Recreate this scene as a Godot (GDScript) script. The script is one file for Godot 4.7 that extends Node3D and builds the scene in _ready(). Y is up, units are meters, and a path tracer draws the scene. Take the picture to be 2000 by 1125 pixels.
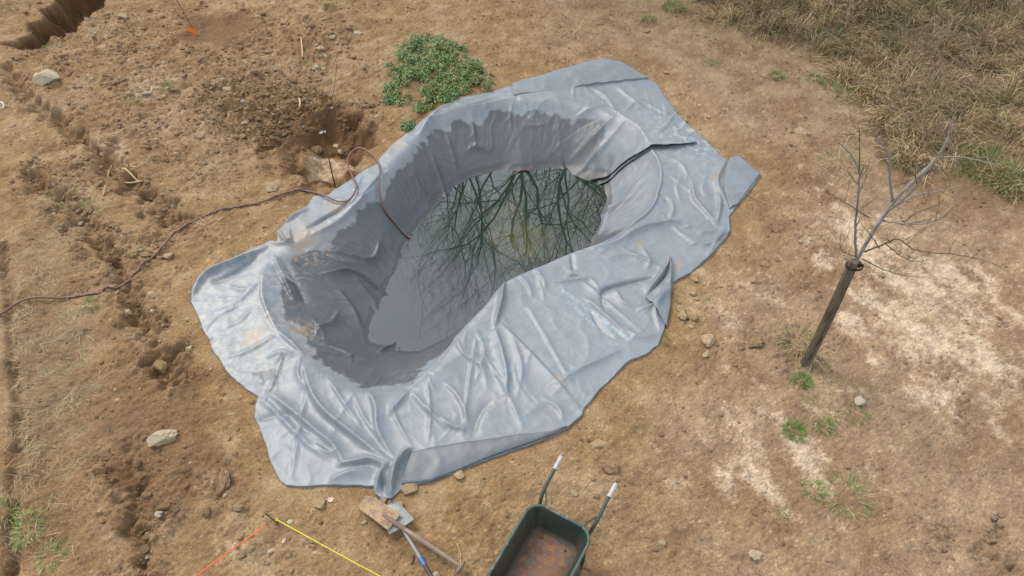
extends Node3D
# A dug garden pond lined with a grey rubber sheet, seen from the air under an overcast sky.
# x runs to the right, -z away from the camera; metres. Ground level is y = 0, the water stands at WATER.

const WATER := -0.6
const CELL := 0.03      # ground mask grid
const GX := -11.0
const GZ := -14.7
const GW := 734
const GH := 440
const FC := 0.015       # liner fold grid
const FX := -4.1
const FZ := -12.9
const FW := 590
const FH := 660
const BC := 0.06        # basin grid
const BX := -4.4
const BZ := -13.2
const BW := 150
const BH := 176

var rng := RandomNumberGenerator.new()
var mh := PackedFloat32Array()   # dug and heaped soil
var mr := PackedFloat32Array()   # cloddiness
var mm := PackedFloat32Array()   # freshly dug dark soil
var mp := PackedFloat32Array()   # pale crusted clay
var mg := PackedFloat32Array()   # turf and litter
var bas := PackedFloat32Array()  # the pit
var osd := PackedFloat32Array()  # distance inside (+) or outside (-) the liner's edge
var fold := PackedFloat32Array()
var outline := PackedVector2Array()
var n_a: FastNoiseLite
var n_b: FastNoiseLite
var n_c: FastNoiseLite
var n_d: FastNoiseLite
var n_clod: FastNoiseLite
var n_clod2: FastNoiseLite
var n_clod3: FastNoiseLite
var used := {}

func V(a) -> PackedVector2Array:
	var r := PackedVector2Array()
	for i in range(0, a.size(), 2):
		r.append(Vector2(a[i], a[i + 1]))
	return r

func V3(a) -> PackedVector3Array:
	var r := PackedVector3Array()
	for i in range(0, a.size(), 3):
		r.append(Vector3(a[i], a[i + 1], a[i + 2]))
	return r

func _ready():
	rng.seed = 20240
	set_camera_and_sky()
	make_noises()
	dig()
	make_ground()
	make_liner()
	make_water()
	make_hose()
	make_wheelbarrow()
	make_spade()
	make_shovel()
	make_strings()
	make_pit_whip()
	make_staked_tree()
	make_green_clump()
	make_stones()
	make_sticks_and_markers()
	make_tufts()
	make_crumbs()
	make_grass()
	make_brambles()
	make_mirrored_trees()

# ------------------------------------------------------------------ camera, sky, sun
func set_camera_and_sky():
	var cam := Camera3D.new()
	cam.name = "camera"
	cam.position = Vector3(0, 6.5, 0)
	cam.rotation_degrees = Vector3(-47, 0, 0)
	cam.fov = 43.78
	cam.far = 400.0
	add_child(cam)
	cam.current = true
	var e := Environment.new()
	e.background_mode = Environment.BG_SKY
	var sm := ProceduralSkyMaterial.new()
	sm.sky_top_color = Color(0.94, 0.97, 1.0)
	sm.sky_horizon_color = Color(0.92, 0.945, 0.965)
	sm.sky_curve = 0.25
	sm.ground_bottom_color = Color(0.3, 0.25, 0.2)
	sm.ground_horizon_color = Color(0.6, 0.58, 0.55)
	sm.sky_energy_multiplier = 0.8
	sm.sun_angle_max = 0.5
	var sky := Sky.new()
	sky.sky_material = sm
	e.sky = sky
	e.tonemap_mode = Environment.TONE_MAPPER_LINEAR
	e.tonemap_exposure = 2.65
	e.sdfgi_enabled = true
	e.ssao_enabled = true
	e.ssil_enabled = true
	var we := WorldEnvironment.new()
	we.name = "world_environment"
	we.environment = e
	add_child(we)
	var sun := DirectionalLight3D.new()
	sun.name = "sun"
	sun.light_color = Color(1.0, 0.96, 0.9)
	sun.light_energy = 0.5
	sun.light_angular_distance = 25.0
	sun.shadow_enabled = true
	sun.sky_mode = DirectionalLight3D.SKY_MODE_LIGHT_ONLY
	add_child(sun)
	sun.look_at_from_position(Vector3(-5.0, 8.0, -4.5), Vector3.ZERO, Vector3.UP)

# ------------------------------------------------------------------ small helpers
func noise(kind, freq, sd, oct = 1):
	var n := FastNoiseLite.new()
	n.noise_type = kind
	n.frequency = freq
	n.seed = sd
	if oct > 1:
		n.fractal_type = FastNoiseLite.FRACTAL_FBM
		n.fractal_octaves = oct
	else:
		n.fractal_type = FastNoiseLite.FRACTAL_NONE
	return n

func make_noises():
	n_a = noise(FastNoiseLite.TYPE_SIMPLEX_SMOOTH, 0.45, 11, 3)
	n_b = noise(FastNoiseLite.TYPE_SIMPLEX_SMOOTH, 1.9, 12, 3)
	n_c = noise(FastNoiseLite.TYPE_SIMPLEX_SMOOTH, 7.0, 13, 3)
	n_d = noise(FastNoiseLite.TYPE_SIMPLEX, 24.0, 14, 2)
	n_clod = noise(FastNoiseLite.TYPE_CELLULAR, 4.2, 15)
	n_clod2 = noise(FastNoiseLite.TYPE_CELLULAR, 11.0, 16)
	n_clod3 = noise(FastNoiseLite.TYPE_CELLULAR, 24.0, 17)
	for n in [n_clod, n_clod2, n_clod3]:
		n.cellular_return_type = FastNoiseLite.RETURN_DISTANCE2_SUB
		n.cellular_jitter = 1.0

func lin(r, g, b, a = 1.0) -> Color:
	return Color(r, g, b, a).linear_to_srgb()

func mat(c: Color, rough = 0.8, spec = 0.4, metal = 0.0) -> StandardMaterial3D:
	var m := StandardMaterial3D.new()
	m.albedo_color = lin(c.r, c.g, c.b)
	m.roughness = rough
	m.metallic_specular = spec
	m.metallic = metal
	return m

func vmat(scale = 1.0, rough = 0.9, spec = 0.3) -> StandardMaterial3D:
	var m := mat(Color(scale, scale, scale), rough, spec)
	m.vertex_color_use_as_albedo = true
	return m

func free_name(called: String) -> String:
	if not used.has(called):
		used[called] = 0
		return called
	used[called] += 1
	return "%s_%03d" % [called, used[called]]

func tag(o: Node, label: String, category: String, group = "", kind = ""):
	if label != "":
		o.set_meta("label", label)
	if category != "":
		o.set_meta("category", category)
	if group != "":
		o.set_meta("group", group)
	if kind != "":
		o.set_meta("kind", kind)

func thing(called, label, category, at = Vector3.ZERO, group = "") -> Node3D:
	var o := Node3D.new()
	o.name = free_name(called)
	add_child(o)
	o.position = at
	tag(o, label, category, group)
	return o

func put(called, mesh: Mesh, m: Material, parent: Node = null) -> MeshInstance3D:
	var o := MeshInstance3D.new()
	o.mesh = mesh
	o.material_override = m
	if parent == null:
		o.name = free_name(called)
		add_child(o)
	else:
		o.name = called
		parent.add_child(o, true)
	return o

func arr_mesh(v: PackedVector3Array, idx: PackedInt32Array, nrm = null, col = null, uv = null) -> ArrayMesh:
	var a := []
	a.resize(Mesh.ARRAY_MAX)
	a[Mesh.ARRAY_VERTEX] = v
	a[Mesh.ARRAY_INDEX] = idx
	if nrm != null:
		a[Mesh.ARRAY_NORMAL] = nrm
	if col != null:
		a[Mesh.ARRAY_COLOR] = col
	if uv != null:
		a[Mesh.ARRAY_TEX_UV] = uv
	var m := ArrayMesh.new()
	m.add_surface_from_arrays(Mesh.PRIMITIVE_TRIANGLES, a)
	return m

class Shape:
	var v := PackedVector3Array()
	var n := PackedVector3Array()
	var c := PackedColorArray()
	var i := PackedInt32Array()
	func tube(p: PackedVector3Array, r, sides := 8, col := Color.WHITE, caps := true):
		var k := p.size()
		var up := Vector3.UP
		for s in k:
			var d := (p[mini(s + 1, k - 1)] - p[maxi(s - 1, 0)]).normalized()
			if s == 0:
				up = Vector3.RIGHT if absf(d.y) > 0.9 else Vector3.UP
			var side := d.cross(up).normalized()
			up = side.cross(d).normalized()
			var rad: float = r if typeof(r) == TYPE_FLOAT else r[s]
			for q in sides:
				var a := TAU * q / sides
				var o := side * cos(a) + up * sin(a)
				v.append(p[s] + o * rad)
				n.append(o)
				c.append(col)
		var b := v.size() - k * sides
		for s in k - 1:
			for q in sides:
				var q2 := (q + 1) % sides
				var p0 := b + s * sides + q
				var p1 := b + s * sides + q2
				i.append_array([p0, p1, p0 + sides, p1, p1 + sides, p0 + sides])
		if caps and sides > 3:
			for e in 2:
				var s := 0 if e == 0 else k - 1
				var d := (p[0] - p[1]).normalized() if e == 0 else (p[k - 1] - p[k - 2]).normalized()
				var cb := v.size()
				for q in sides:
					v.append(v[b + s * sides + q]); n.append(d); c.append(col)
				for q in range(1, sides - 1):
					if e == 0:
						i.append_array([cb, cb + q + 1, cb + q])
					else:
						i.append_array([cb, cb + q, cb + q + 1])
	func quad(a: Vector3, b: Vector3, cc: Vector3, d: Vector3, col := Color.WHITE):
		var nn := (cc - a).cross(b - a).normalized()
		var k := v.size()
		for p in [a, b, cc, d]:
			v.append(p); n.append(nn); c.append(col)
		i.append_array([k, k + 1, k + 2, k, k + 2, k + 3])
	func tri(a: Vector3, b: Vector3, cc: Vector3, col := Color.WHITE):
		var nn := (cc - a).cross(b - a).normalized()
		var k := v.size()
		for p in [a, b, cc]:
			v.append(p); n.append(nn); c.append(col)
		i.append_array([k, k + 1, k + 2])
	func box(ctr: Vector3, size: Vector3, bs := Basis.IDENTITY, col := Color.WHITE):
		var h := size / 2
		for ax in 3:
			for sg in [-1.0, 1.0]:
				var nn := Vector3.ZERO
				nn[ax] = sg
				var a1 := Vector3.ZERO
				a1[(ax + 1) % 3] = 1
				var a2 := Vector3.ZERO
				a2[(ax + 2) % 3] = 1
				var f = func(s1, s2): return ctr + bs * ((nn + a1 * s1 + a2 * s2) * h)
				if sg > 0:
					quad(f.call(-1, -1), f.call(-1, 1), f.call(1, 1), f.call(1, -1), col)
				else:
					quad(f.call(-1, -1), f.call(1, -1), f.call(1, 1), f.call(-1, 1), col)
	func mesh() -> ArrayMesh:
		var a := []
		a.resize(Mesh.ARRAY_MAX)
		a[Mesh.ARRAY_VERTEX] = v
		a[Mesh.ARRAY_NORMAL] = n
		a[Mesh.ARRAY_COLOR] = c
		a[Mesh.ARRAY_INDEX] = i
		var m := ArrayMesh.new()
		m.add_surface_from_arrays(Mesh.PRIMITIVE_TRIANGLES, a)
		return m

func curve(p: PackedVector3Array, step = 0.03) -> PackedVector3Array:
	var cv := Curve3D.new()
	cv.bake_interval = step
	for k in p.size():
		var t := (p[mini(k + 1, p.size() - 1)] - p[maxi(k - 1, 0)]) / 6.0
		cv.add_point(p[k], -t, t)
	return cv.get_baked_points()

func curve2(p: PackedVector2Array, step = 0.05) -> PackedVector2Array:
	var q := PackedVector3Array()
	for a in p:
		q.append(Vector3(a.x, 0, a.y))
	var out := PackedVector2Array()
	for a in curve(q, step):
		out.append(Vector2(a.x, a.z))
	return out

func sdist(poly: PackedVector2Array, p: Vector2) -> float:
	var d := 1e9
	var k := poly.size()
	for s in k:
		d = minf(d, p.distance_squared_to(Geometry2D.get_closest_point_to_segment(p, poly[s], poly[(s + 1) % k])))
	d = sqrt(d)
	return d if Geometry2D.is_point_in_polygon(p, poly) else -d

func look(a: PackedFloat32Array, x: float, z: float, x0: float, z0: float, cell: float, w: int, h: int) -> float:
	var u := clampf((x - x0) / cell, 0.0, w - 1.001)
	var v := clampf((z - z0) / cell, 0.0, h - 1.001)
	var iu := int(u)
	var iv := int(v)
	var fu := u - iu
	var fv := v - iv
	var k := iv * w + iu
	return lerpf(lerpf(a[k], a[k + 1], fu), lerpf(a[k + w], a[k + w + 1], fu), fv)

func blur(a: PackedFloat32Array, w: int, h: int, times := 1) -> PackedFloat32Array:
	for t in times:
		var b := a.duplicate()
		for z in range(1, h - 1):
			for x in range(1, w - 1):
				var k := z * w + x
				b[k] = a[k] * 0.4 + (a[k - 1] + a[k + 1] + a[k - w] + a[k + w]) * 0.15
		a = b
	return a

# ------------------------------------------------------------------ digging: masks and heights
# side of the stroke: shape(d / width) with a wobbling course
func stroke(a: PackedFloat32Array, pts: PackedVector2Array, width: float, amount: float, wob := 0.06):
	var r := Rect2(pts[0], Vector2.ZERO)
	for p in pts:
		r = r.expand(p)
	r = r.grow(width * 1.2 + wob)
	var k := pts.size()
	for z in range(maxi(0, int((r.position.y - GZ) / CELL)), mini(GH, int((r.end.y - GZ) / CELL) + 1)):
		for x in range(maxi(0, int((r.position.x - GX) / CELL)), mini(GW, int((r.end.x - GX) / CELL) + 1)):
			var p0 := Vector2(GX + x * CELL, GZ + z * CELL)
			var p := p0 + Vector2(n_b.get_noise_2d(p0.x * 1.6, p0.y * 1.6), n_b.get_noise_2d(p0.x * 1.6 + 50, p0.y * 1.6)) * wob * 1.6 + Vector2(n_c.get_noise_2d(p0.x, p0.y), n_c.get_noise_2d(p0.x + 9, p0.y)) * wob * 0.7
			var d := 1e9
			for s in k - 1:
				d = minf(d, p.distance_squared_to(Geometry2D.get_closest_point_to_segment(p, pts[s], pts[s + 1])))
			d = sqrt(d) / width
			if d < 1.0:
				var f := 1.0 - d * d
				a[z * GW + x] += amount * f * f * (0.65 + 0.5 * absf(n_c.get_noise_2d(p0.x * 0.4, p0.y * 0.4) + 0.3) + 0.35 * (n_clod2.get_noise_2d(p0.x, p0.y) + 0.6))

func area(a: PackedFloat32Array, poly: PackedVector2Array, feather: float, amount: float, wob := 0.1):
	var r := Rect2(poly[0], Vector2.ZERO)
	for p in poly:
		r = r.expand(p)
	r = r.grow(wob)
	for z in range(maxi(0, int((r.position.y - GZ) / CELL)), mini(GH, int((r.end.y - GZ) / CELL) + 1)):
		for x in range(maxi(0, int((r.position.x - GX) / CELL)), mini(GW, int((r.end.x - GX) / CELL) + 1)):
			var p := Vector2(GX + x * CELL, GZ + z * CELL)
			p += Vector2(n_b.get_noise_2d(p.x, p.y), n_b.get_noise_2d(p.x + 50, p.y)) * wob * 2.0
			if Geometry2D.is_point_in_polygon(p, poly):
				a[z * GW + x] += amount * smoothstep(0.0, feather, sdist(poly, p))

func dig():
	for a in [mh, mr, mm, mp, mg]:
		a.resize(GW * GH)
	mr.fill(0.55)
	outline = V([-3.903,-5.809,-3.95,-6.047,-3.891,-6.231,-3.667,-6.495,-3.403,-6.75,-3.266,-6.818,-3.186,-6.906,-3.091,-6.876,-3.14,-7.065,-3.05,-7.279,-2.839,-7.62,-2.789,-7.807,-2.598,-7.863,-2.354,-8.15,-2.231,-8.315,-1.993,-8.545,-1.966,-8.695,-1.775,-9.107,-1.553,-9.403,-1.31,-9.854,-1.001,-10.178,-0.801,-10.361,-0.425,-10.484,0,-10.705,0.524,-10.981,1.066,-11.283,1.573,-11.507,1.71,-11.525,1.92,-11.386,2.196,-11.081,2.341,-10.85,2.447,-10.802,2.525,-10.33,2.687,-9.767,2.865,-9.389,3.028,-8.989,3.163,-8.695,3.221,-8.645,3.353,-8.695,3.447,-8.57,3.596,-8.303,3.425,-8.011,3.123,-7.62,2.972,-7.405,2.919,-7.115,2.849,-6.975,2.627,-6.702,2.264,-6.33,1.988,-6.134,1.914,-5.809,1.805,-5.405,1.681,-5.16,1.578,-5.048,1.343,-4.938,1.137,-4.725,0.767,-4.301,0.745,-4.217,0.59,-4.059,0.452,-3.967,0.158,-3.846,-0.207,-3.699,-0.612,-3.516,-0.809,-3.427,-1.058,-3.394,-1.125,-3.312,-1.178,-3.253,-1.268,-3.259,-1.333,-3.296,-1.365,-3.394,-1.562,-3.394,-1.813,-3.388,-2.226,-3.388,-2.295,-3.427,-2.422,-3.629,-2.592,-3.955,-2.724,-4.191,-2.761,-4.32,-2.755,-4.432,-2.982,-4.6,-3.208,-4.809,-3.383,-5.026,-3.588,-5.327,-3.761,-5.604])
	var rim := curve2(V([0.167,-10.21,-0.416,-10.09,-0.901,-9.84,-1.288,-9.556,-1.551,-8.951,-1.827,-8.401,-2.015,-7.91,-2.199,-7.589,-2.488,-7.219,-2.774,-6.917,-2.987,-6.656,-3.125,-6.395,-3.097,-6.083,-2.998,-5.744,-2.846,-5.461,-2.694,-5.267,-2.384,-4.968,-2.038,-4.649,-1.727,-4.466,-1.44,-4.399,-1.168,-4.446,-0.911,-4.718,-0.677,-5.115,-0.457,-5.541,-0.25,-5.869,-0.064,-6.171,0.392,-6.45,0.73,-6.646,1.075,-6.819,1.429,-6.996,1.738,-7.302,1.979,-7.643,2.099,-8.093,2.149,-8.51,2.063,-8.951,1.945,-9.322,1.624,-9.697,1.24,-10.001,0.751,-10.164]), 0.2)
	var wl := V([-0.96,-8.815,-0.65,-9.071,-0.123,-9.283,0.164,-9.203,0.495,-9.323,0.906,-9.296,1.142,-9.137,1.498,-9.007,1.51,-8.529,1.344,-7.886,1.082,-7.188,0.711,-6.986,0.351,-6.789,-0.103,-6.503,-0.371,-6.229,-0.56,-5.922,-0.841,-5.67,-1.117,-5.491,-1.275,-5.474,-1.5,-5.491,-1.64,-5.588,-1.839,-5.629,-1.894,-5.837,-1.86,-6.274,-1.771,-6.645,-1.711,-6.837,-1.641,-7.036,-1.632,-7.343,-1.549,-7.675,-1.425,-7.942,-1.233,-8.408])
	bas.resize(BW * BH)
	osd.resize(BW * BH)
	var ol := curve2(outline, 0.3)
	for z in BH:
		for x in BW:
			var p := Vector2(BX + x * BC, BZ + z * BC)
			var k := z * BW + x
			osd[k] = sdist(ol, p)
			var dr := sdist(rim, p) if osd[k] > -0.1 else -9.0
			if dr <= 0.0:
				bas[k] = 0.035 * exp(-dr * dr / 0.05) if dr > -1.0 else 0.0
				continue
			var dw := sdist(wl, p)
			if dw > 0.0:
				bas[k] = WATER - 0.72 * smoothstep(0.0, 1.15, dw) - 0.1 * dw
			else:
				var t := dr / (dr - dw)
				bas[k] = 0.035 * (1.0 - smoothstep(0.0, 0.25, t)) + WATER * (t * 0.75 + 0.25 * t * t)
	bas = blur(bas, BW, BH, 1)
	# trench in the far corner
	area(mh, V([-9.47,-11.369,-9.192,-11.9,-8.658,-11.936,-8.405,-12.158,-8.254,-12.618,-8.116,-13.224,-7.952,-13.825,-7.592,-15.292,-9.218,-15.292,-9.237,-13.981,-9.095,-13.435,-9.06,-12.816,-9.092,-12.271,-9.82,-12.046]), 0.3, -0.7, 0.12)
	area(mm, V([-9.47,-11.369,-9.148,-11.809,-8.624,-11.863,-8.354,-12.083,-8.175,-12.657,-8.034,-13.266,-7.851,-13.825,-7.592,-15.292,-9.327,-15.292,-9.339,-13.981,-9.195,-13.435,-9.157,-12.816,-9.186,-12.271,-9.868,-12.139]), 0.25, 0.9, 0.12)
	area(mh, V([-10.103,-12.233,-9.58,-12.696,-9.367,-13.059,-9.322,-13.606,-9.543,-14.323,-11.203,-14.323]), 0.6, 0.12, 0.15)
	# pit of the young whip
	area(mh, V([-3.418,-8.449,-3.506,-8.951,-3.542,-9.556,-3.387,-9.986,-3.005,-10.164,-2.489,-10.06,-2.095,-9.697,-1.979,-9.148,-2.039,-8.823,-2.227,-8.269,-2.472,-7.955,-2.757,-7.921,-3.045,-8.093]), 0.6, -0.42, 0.14)
	area(mm, V([-3.652,-8.329,-3.956,-8.951,-4.06,-9.697,-3.825,-10.285,-3.414,-10.548,-2.883,-10.439,-2.333,-10.134,-1.981,-9.627,-1.884,-9.148,-2.031,-8.759,-2.227,-8.269,-2.466,-7.921,-2.75,-7.887,-3.022,-7.978]), 0.3, 0.72, 0.3)
	area(mm, V([-3.311,-8.814,-3.305,-9.098,-3.128,-9.257,-2.921,-9.364,-2.637,-9.31,-2.407,-9.071,-2.31,-8.839,-2.518,-8.663,-2.684,-8.54,-2.866,-8.394,-3.085,-8.54]), 0.1, -0.75, 0.05)
	area(mh, V([-3.311,-8.814,-3.305,-9.098,-3.128,-9.257,-2.921,-9.364,-2.637,-9.31,-2.407,-9.071,-2.31,-8.839,-2.518,-8.663,-2.684,-8.54,-2.866,-8.394,-3.085,-8.54]), 0.08, 0.015, 0.06)
	area(mp, V([-3.295,-8.814,-3.284,-9.071,-3.123,-9.23,-2.916,-9.337,-2.648,-9.283,-2.423,-9.071,-2.334,-8.839,-2.522,-8.688,-2.688,-8.564,-2.87,-8.418,-3.067,-8.564]), 0.12, 0.6, 0.1)
	area(mr, V([-3.327,-8.814,-3.321,-9.098,-3.133,-9.283,-2.926,-9.392,-2.641,-9.337,-2.391,-9.071,-2.295,-8.839,-2.518,-8.663,-2.684,-8.54,-2.866,-8.394,-3.08,-8.515]), 0.1, -0.75, 0.05)
	stroke(mh, V([-3.262,-8.651,-3.329,-8.903,-3.284,-9.111,-3.12,-9.257,-2.923,-9.378,-2.653,-9.31,-2.435,-9.098,-2.31,-8.839]), 0.04, -0.121, 0.05)
	stroke(mh, V([-3.288,-8.776,-3.113,-8.564,-2.969,-8.418]), 0.035, -0.095, 0.04)
	stroke(mh, V([-2.543,-9.23,-2.435,-9.045,-2.307,-8.814]), 0.03, -0.081, 0.04)
	area(mh, V([-3.193,-8.814,-3.174,-8.916,-3.067,-8.89,-3.061,-8.776,-3.126,-8.751]), 0.06, -0.06, 0.02)
	area(mh, V([-2.652,-8.814,-2.596,-8.903,-2.495,-8.865,-2.522,-8.738]), 0.06, -0.06, 0.02)
	stroke(mr, V([-3.816,-9.35,-3.635,-9.986,-3.194,-10.285,-2.678,-10.21,-2.129,-9.84]), 0.35, 0.6, 0.1)
	# spoil and clods
	area(mr, V([-5.329,-10.674,-5.036,-11.165,-4.321,-11.508,-3.501,-10.998,-2.511,-10.21,-1.924,-9.487,-2.172,-8.951,-3.262,-9.769,-3.305,-8.449,-4.111,-8.951,-4.731,-9.215]), 0.5, 0.9, 0.3)
	area(mh, V([-5.013,-9.627,-5.157,-10.674,-4.771,-11.165,-4.064,-11.165,-3.477,-10.439,-3.669,-9.769,-3.723,-8.951,-4.336,-9.215]), 0.9, 0.12, 0.3)
	area(mm, V([-4.955,-9.84,-4.981,-10.362,-4.535,-10.595,-4.017,-10.21,-3.768,-9.487,-4.214,-9.35]), 0.5, 0.25, 0.3)
	area(mr, V([-10.152,-13.869,-3.046,-13.869,-2.29,-12.618,-2.556,-10.517,-3.305,-8.449,-4.098,-7.535,-4.806,-7.753,-6.46,-8.449,-7.867,-10.21,-8.835,-11.165]), 0.8, 0.45, 0.3)
	area(mh, V([-4.67,-13.869,-3.046,-13.869,-2.245,-12.233,-2.13,-10.517,-2.871,-10.362,-3.567,-11.335,-4.199,-12.618]), 1.2, 0.16, 0.3)
	# smooth dished hollow
	area(mh, V([-6.254,-12.423,-6.345,-12.916,-6.161,-13.266,-5.654,-13.392,-5.028,-13.266,-4.829,-12.856,-5.017,-12.462,-5.415,-12.195,-5.911,-12.139]), 0.4, -0.12, 0.08)
	area(mr, V([-6.33,-12.423,-6.413,-12.977,-6.18,-13.329,-5.678,-13.477,-4.994,-13.329,-4.752,-12.856,-4.95,-12.385,-5.384,-12.083,-5.929,-12.046]), 0.3, -0.9, 0.1)
	area(mm, V([-6.305,-12.347,-6.413,-12.977,-6.187,-13.35,-5.684,-13.499,-4.969,-13.35,-4.723,-12.816,-4.96,-12.385,-5.389,-12.102,-5.929,-12.046]), 0.25, 0.5, 0.1)
	# tread marks of the digger
	for t in [[Vector2(-5.452,-11.684), Vector2(-6.125,-8.269), 22], [Vector2(-6.268,-12.233), Vector2(-6.847,-8.823), 20], [Vector2(-5.962,-7.428), Vector2(-3.927,-4.546), 14]]:
		var tp: Vector2 = t[0]
		var tq: Vector2 = t[1]
		var ax := (tq - tp).normalized()
		for k in t[2]:
			var m := tp.lerp(tq, (k + 0.5) / t[2])
			var d := (Vector2(-ax.y, ax.x) + ax * 0.45).normalized() * 0.24
			stroke(mh, PackedVector2Array([m - d, m + d]), 0.07, -0.05, 0.04)
	# soil squeezed up beside the ruts
	for t in [V([-9.018,-11.543,-8.08,-10.674,-7.269,-9.986,-6.546,-9.418,-5.886,-8.823,-5.419,-8.269]), V([-8.753,-10.998,-7.951,-10.21,-7.135,-9.487,-6.386,-8.823,-5.828,-8.269]), V([-7.013,-8.51,-6.36,-8.035,-5.695,-7.375,-5.103,-6.723,-4.611,-5.997,-4.079,-5.344,-3.598,-4.753]), V([-7.173,-8.21,-6.527,-7.753,-5.945,-7.219,-5.347,-6.58,-4.831,-5.827,-4.439,-5.344,-3.998,-4.753]), V([-6.415,-6.819,-5.705,-5.422,-5.262,-4.546,-4.894,-3.786,-4.621,-3.121])]:
		stroke(mh, t, 0.24, 0.06, 0.12)
	# ruts and cracks on the near left
	stroke(mh, V([-8.889,-11.369,-8.561,-10.998,-8.099,-10.439,-7.708,-10.134,-7.298,-9.769,-6.849,-9.377,-6.48,-9.056,-6.116,-8.823,-5.957,-8.547,-5.525,-8.151]), 0.17, -0.230, 0.1)
	stroke(mm, V([-8.889,-11.369,-8.561,-10.998,-8.099,-10.439,-7.708,-10.134,-7.298,-9.769,-6.849,-9.377,-6.48,-9.056,-6.116,-8.823,-5.957,-8.547]), 0.17, 0.36, 0.12)
	stroke(mh, V([-7.071,-8.389,-6.788,-8.093,-6.544,-7.955,-6.181,-7.698,-5.87,-7.375,-5.607,-7.066,-5.303,-6.723,-5.136,-6.58]), 0.17, -0.176, 0.14)
	stroke(mm, V([-7.071,-8.389,-6.788,-8.093,-6.544,-7.955,-6.181,-7.698,-5.87,-7.375,-5.607,-7.066,-5.303,-6.723,-5.136,-6.58]), 0.2, 0.33, 0.14)
	stroke(mh, V([-5.116,-6.58,-4.849,-6.215,-4.66,-5.869,-4.419,-5.541,-4.173,-5.267,-3.943,-4.932,-3.73,-4.718]), 0.16, -0.162, 0.14)
	stroke(mm, V([-5.116,-6.58,-4.849,-6.215,-4.66,-5.869,-4.419,-5.541,-4.173,-5.267,-3.943,-4.932,-3.73,-4.718]), 0.2, 0.29, 0.14)
	stroke(mr, V([-7.071,-8.389,-6.544,-7.955,-5.87,-7.375,-5.303,-6.723,-4.66,-5.869,-4.173,-5.267,-3.73,-4.718]), 0.5, 0.8, 0.2)
	stroke(mh, V([-5.373,-8.035,-5.04,-7.809,-4.787,-7.589,-4.664,-7.428]), 0.2, -0.162, 0.16)
	stroke(mm, V([-5.467,-8.093,-5.04,-7.809,-4.787,-7.589,-4.664,-7.428]), 0.22, 0.39, 0.16)
	stroke(mr, V([-6.46,-8.449,-5.65,-8.093,-5.04,-7.809,-4.595,-7.323,-4.702,-6.819,-5.209,-6.917]), 0.4, 0.7, 0.2)
	stroke(mh, V([-6.738,-6.917,-6.295,-6.083,-5.928,-5.422,-5.688,-4.968,-5.39,-4.412,-5.158,-3.967,-5.011,-3.612,-4.798,-3.121,-4.515,-2.487]), 0.06, -0.176, 0.03)
	stroke(mm, V([-6.738,-6.917,-6.295,-6.083,-5.928,-5.422,-5.688,-4.968,-5.39,-4.412,-5.158,-3.967,-5.011,-3.612,-4.798,-3.121,-4.515,-2.487]), 0.08, 0.33, 0.04)
	stroke(mh, V([-3.918,-3.583,-3.81,-3.388,-3.676,-3.199,-3.544,-2.967,-3.501,-2.769,-3.371,-2.51]), 0.11, -0.162, 0.12)
	stroke(mm, V([-3.981,-3.669,-3.81,-3.388,-3.676,-3.199,-3.544,-2.967,-3.501,-2.769,-3.347,-2.441]), 0.2, 0.33, 0.14)
	stroke(mr, V([-4.017,-3.669,-3.81,-3.388,-3.676,-3.199,-3.389,-2.967,-3.501,-2.769,-3.347,-2.441]), 0.45, 0.8, 0.14)
	stroke(mr, V([-3.128,-3.555,-2.811,-3.333,-2.53,-3.018,-2.36,-2.721]), 0.35, 0.5, 0.14)
	area(mm, V([-5.596,-6.083,-4.501,-6.819,-3.863,-5.422,-2.741,-4.281,-2.185,-3.226,-3.087,-2.487,-4.33,-2.487,-4.933,-4.281]), 1.0, 0.18, 0.4)
	area(mm, V([-4.974,-5.041,-4.045,-5.422,-2.867,-4.346,-2.309,-3.333,-2.592,-3.069,-3.087,-2.487,-3.778,-2.487,-4.561,-3.669]), 0.7, 0.34, 0.3)
	area(mg, V([-6.613,-6.083,-5.672,-6.26,-4.709,-5.422,-4.309,-4.824,-4.335,-4.153,-3.982,-3.121,-3.787,-2.396,-4.837,-2.396]), 0.5, 0.7, 0.3)
	area(mg, V([-6.552,-7.809,-6.215,-7.865,-5.599,-7.219,-5.024,-6.083,-5.564,-5.581,-6.55,-6.083,-7.12,-7.219]), 0.4, 0.4, 0.3)
	# right side: crusted clay, litter under the stake, loose corner
	area(mp, V([3.993,-8.21,4.807,-8.449,5.19,-7.428,6.046,-6.819,6.955,-6.627,5.442,-3.669,4.504,-3.906,3.793,-4.153,3.696,-5.267,3.577,-6.627]), 1.0, 0.62, 0.4)
	area(mp, V([2.132,-4.546,2.839,-4.684,3.772,-4.091,3.338,-2.818,2.396,-2.867,1.656,-3.333,0.777,-3.669,0.97,-4.091,1.598,-3.967]), 0.8, 0.42, 0.4)
	area(mp, V([1.948,-6.819,3.318,-7.219,3.561,-6.083,2.725,-4.684,1.896,-4.824]), 0.6, 0.2, 0.3)
	area(mp, V([-6.385,-8.449,-6.477,-10.998,-5.725,-12.618,-5.607,-10.21,-5.8,-8.696]), 0.3, 0.14, 0.2)
	area(mp, V([-3.127,-3.728,-2.898,-3.846,-2.681,-3.612,-2.761,-3.333,-3.002,-3.388]), 0.2, 0.4, 0.15)
	area(mp, V([-2.921,-2.942,-2.798,-3.018,-2.408,-2.917,-2.36,-2.721,-2.738,-2.721]), 0.15, 0.35, 0.15)
	area(mp, V([-1.086,-2.721,-0.954,-2.818,-0.737,-2.487,-0.921,-2.487]), 0.12, 0.5, 0.1)
	area(mr, V([3.853,-2.917,5.07,-3.333,4.653,-2.487,3.593,-2.487]), 0.4, 1.1, 0.2)
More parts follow.
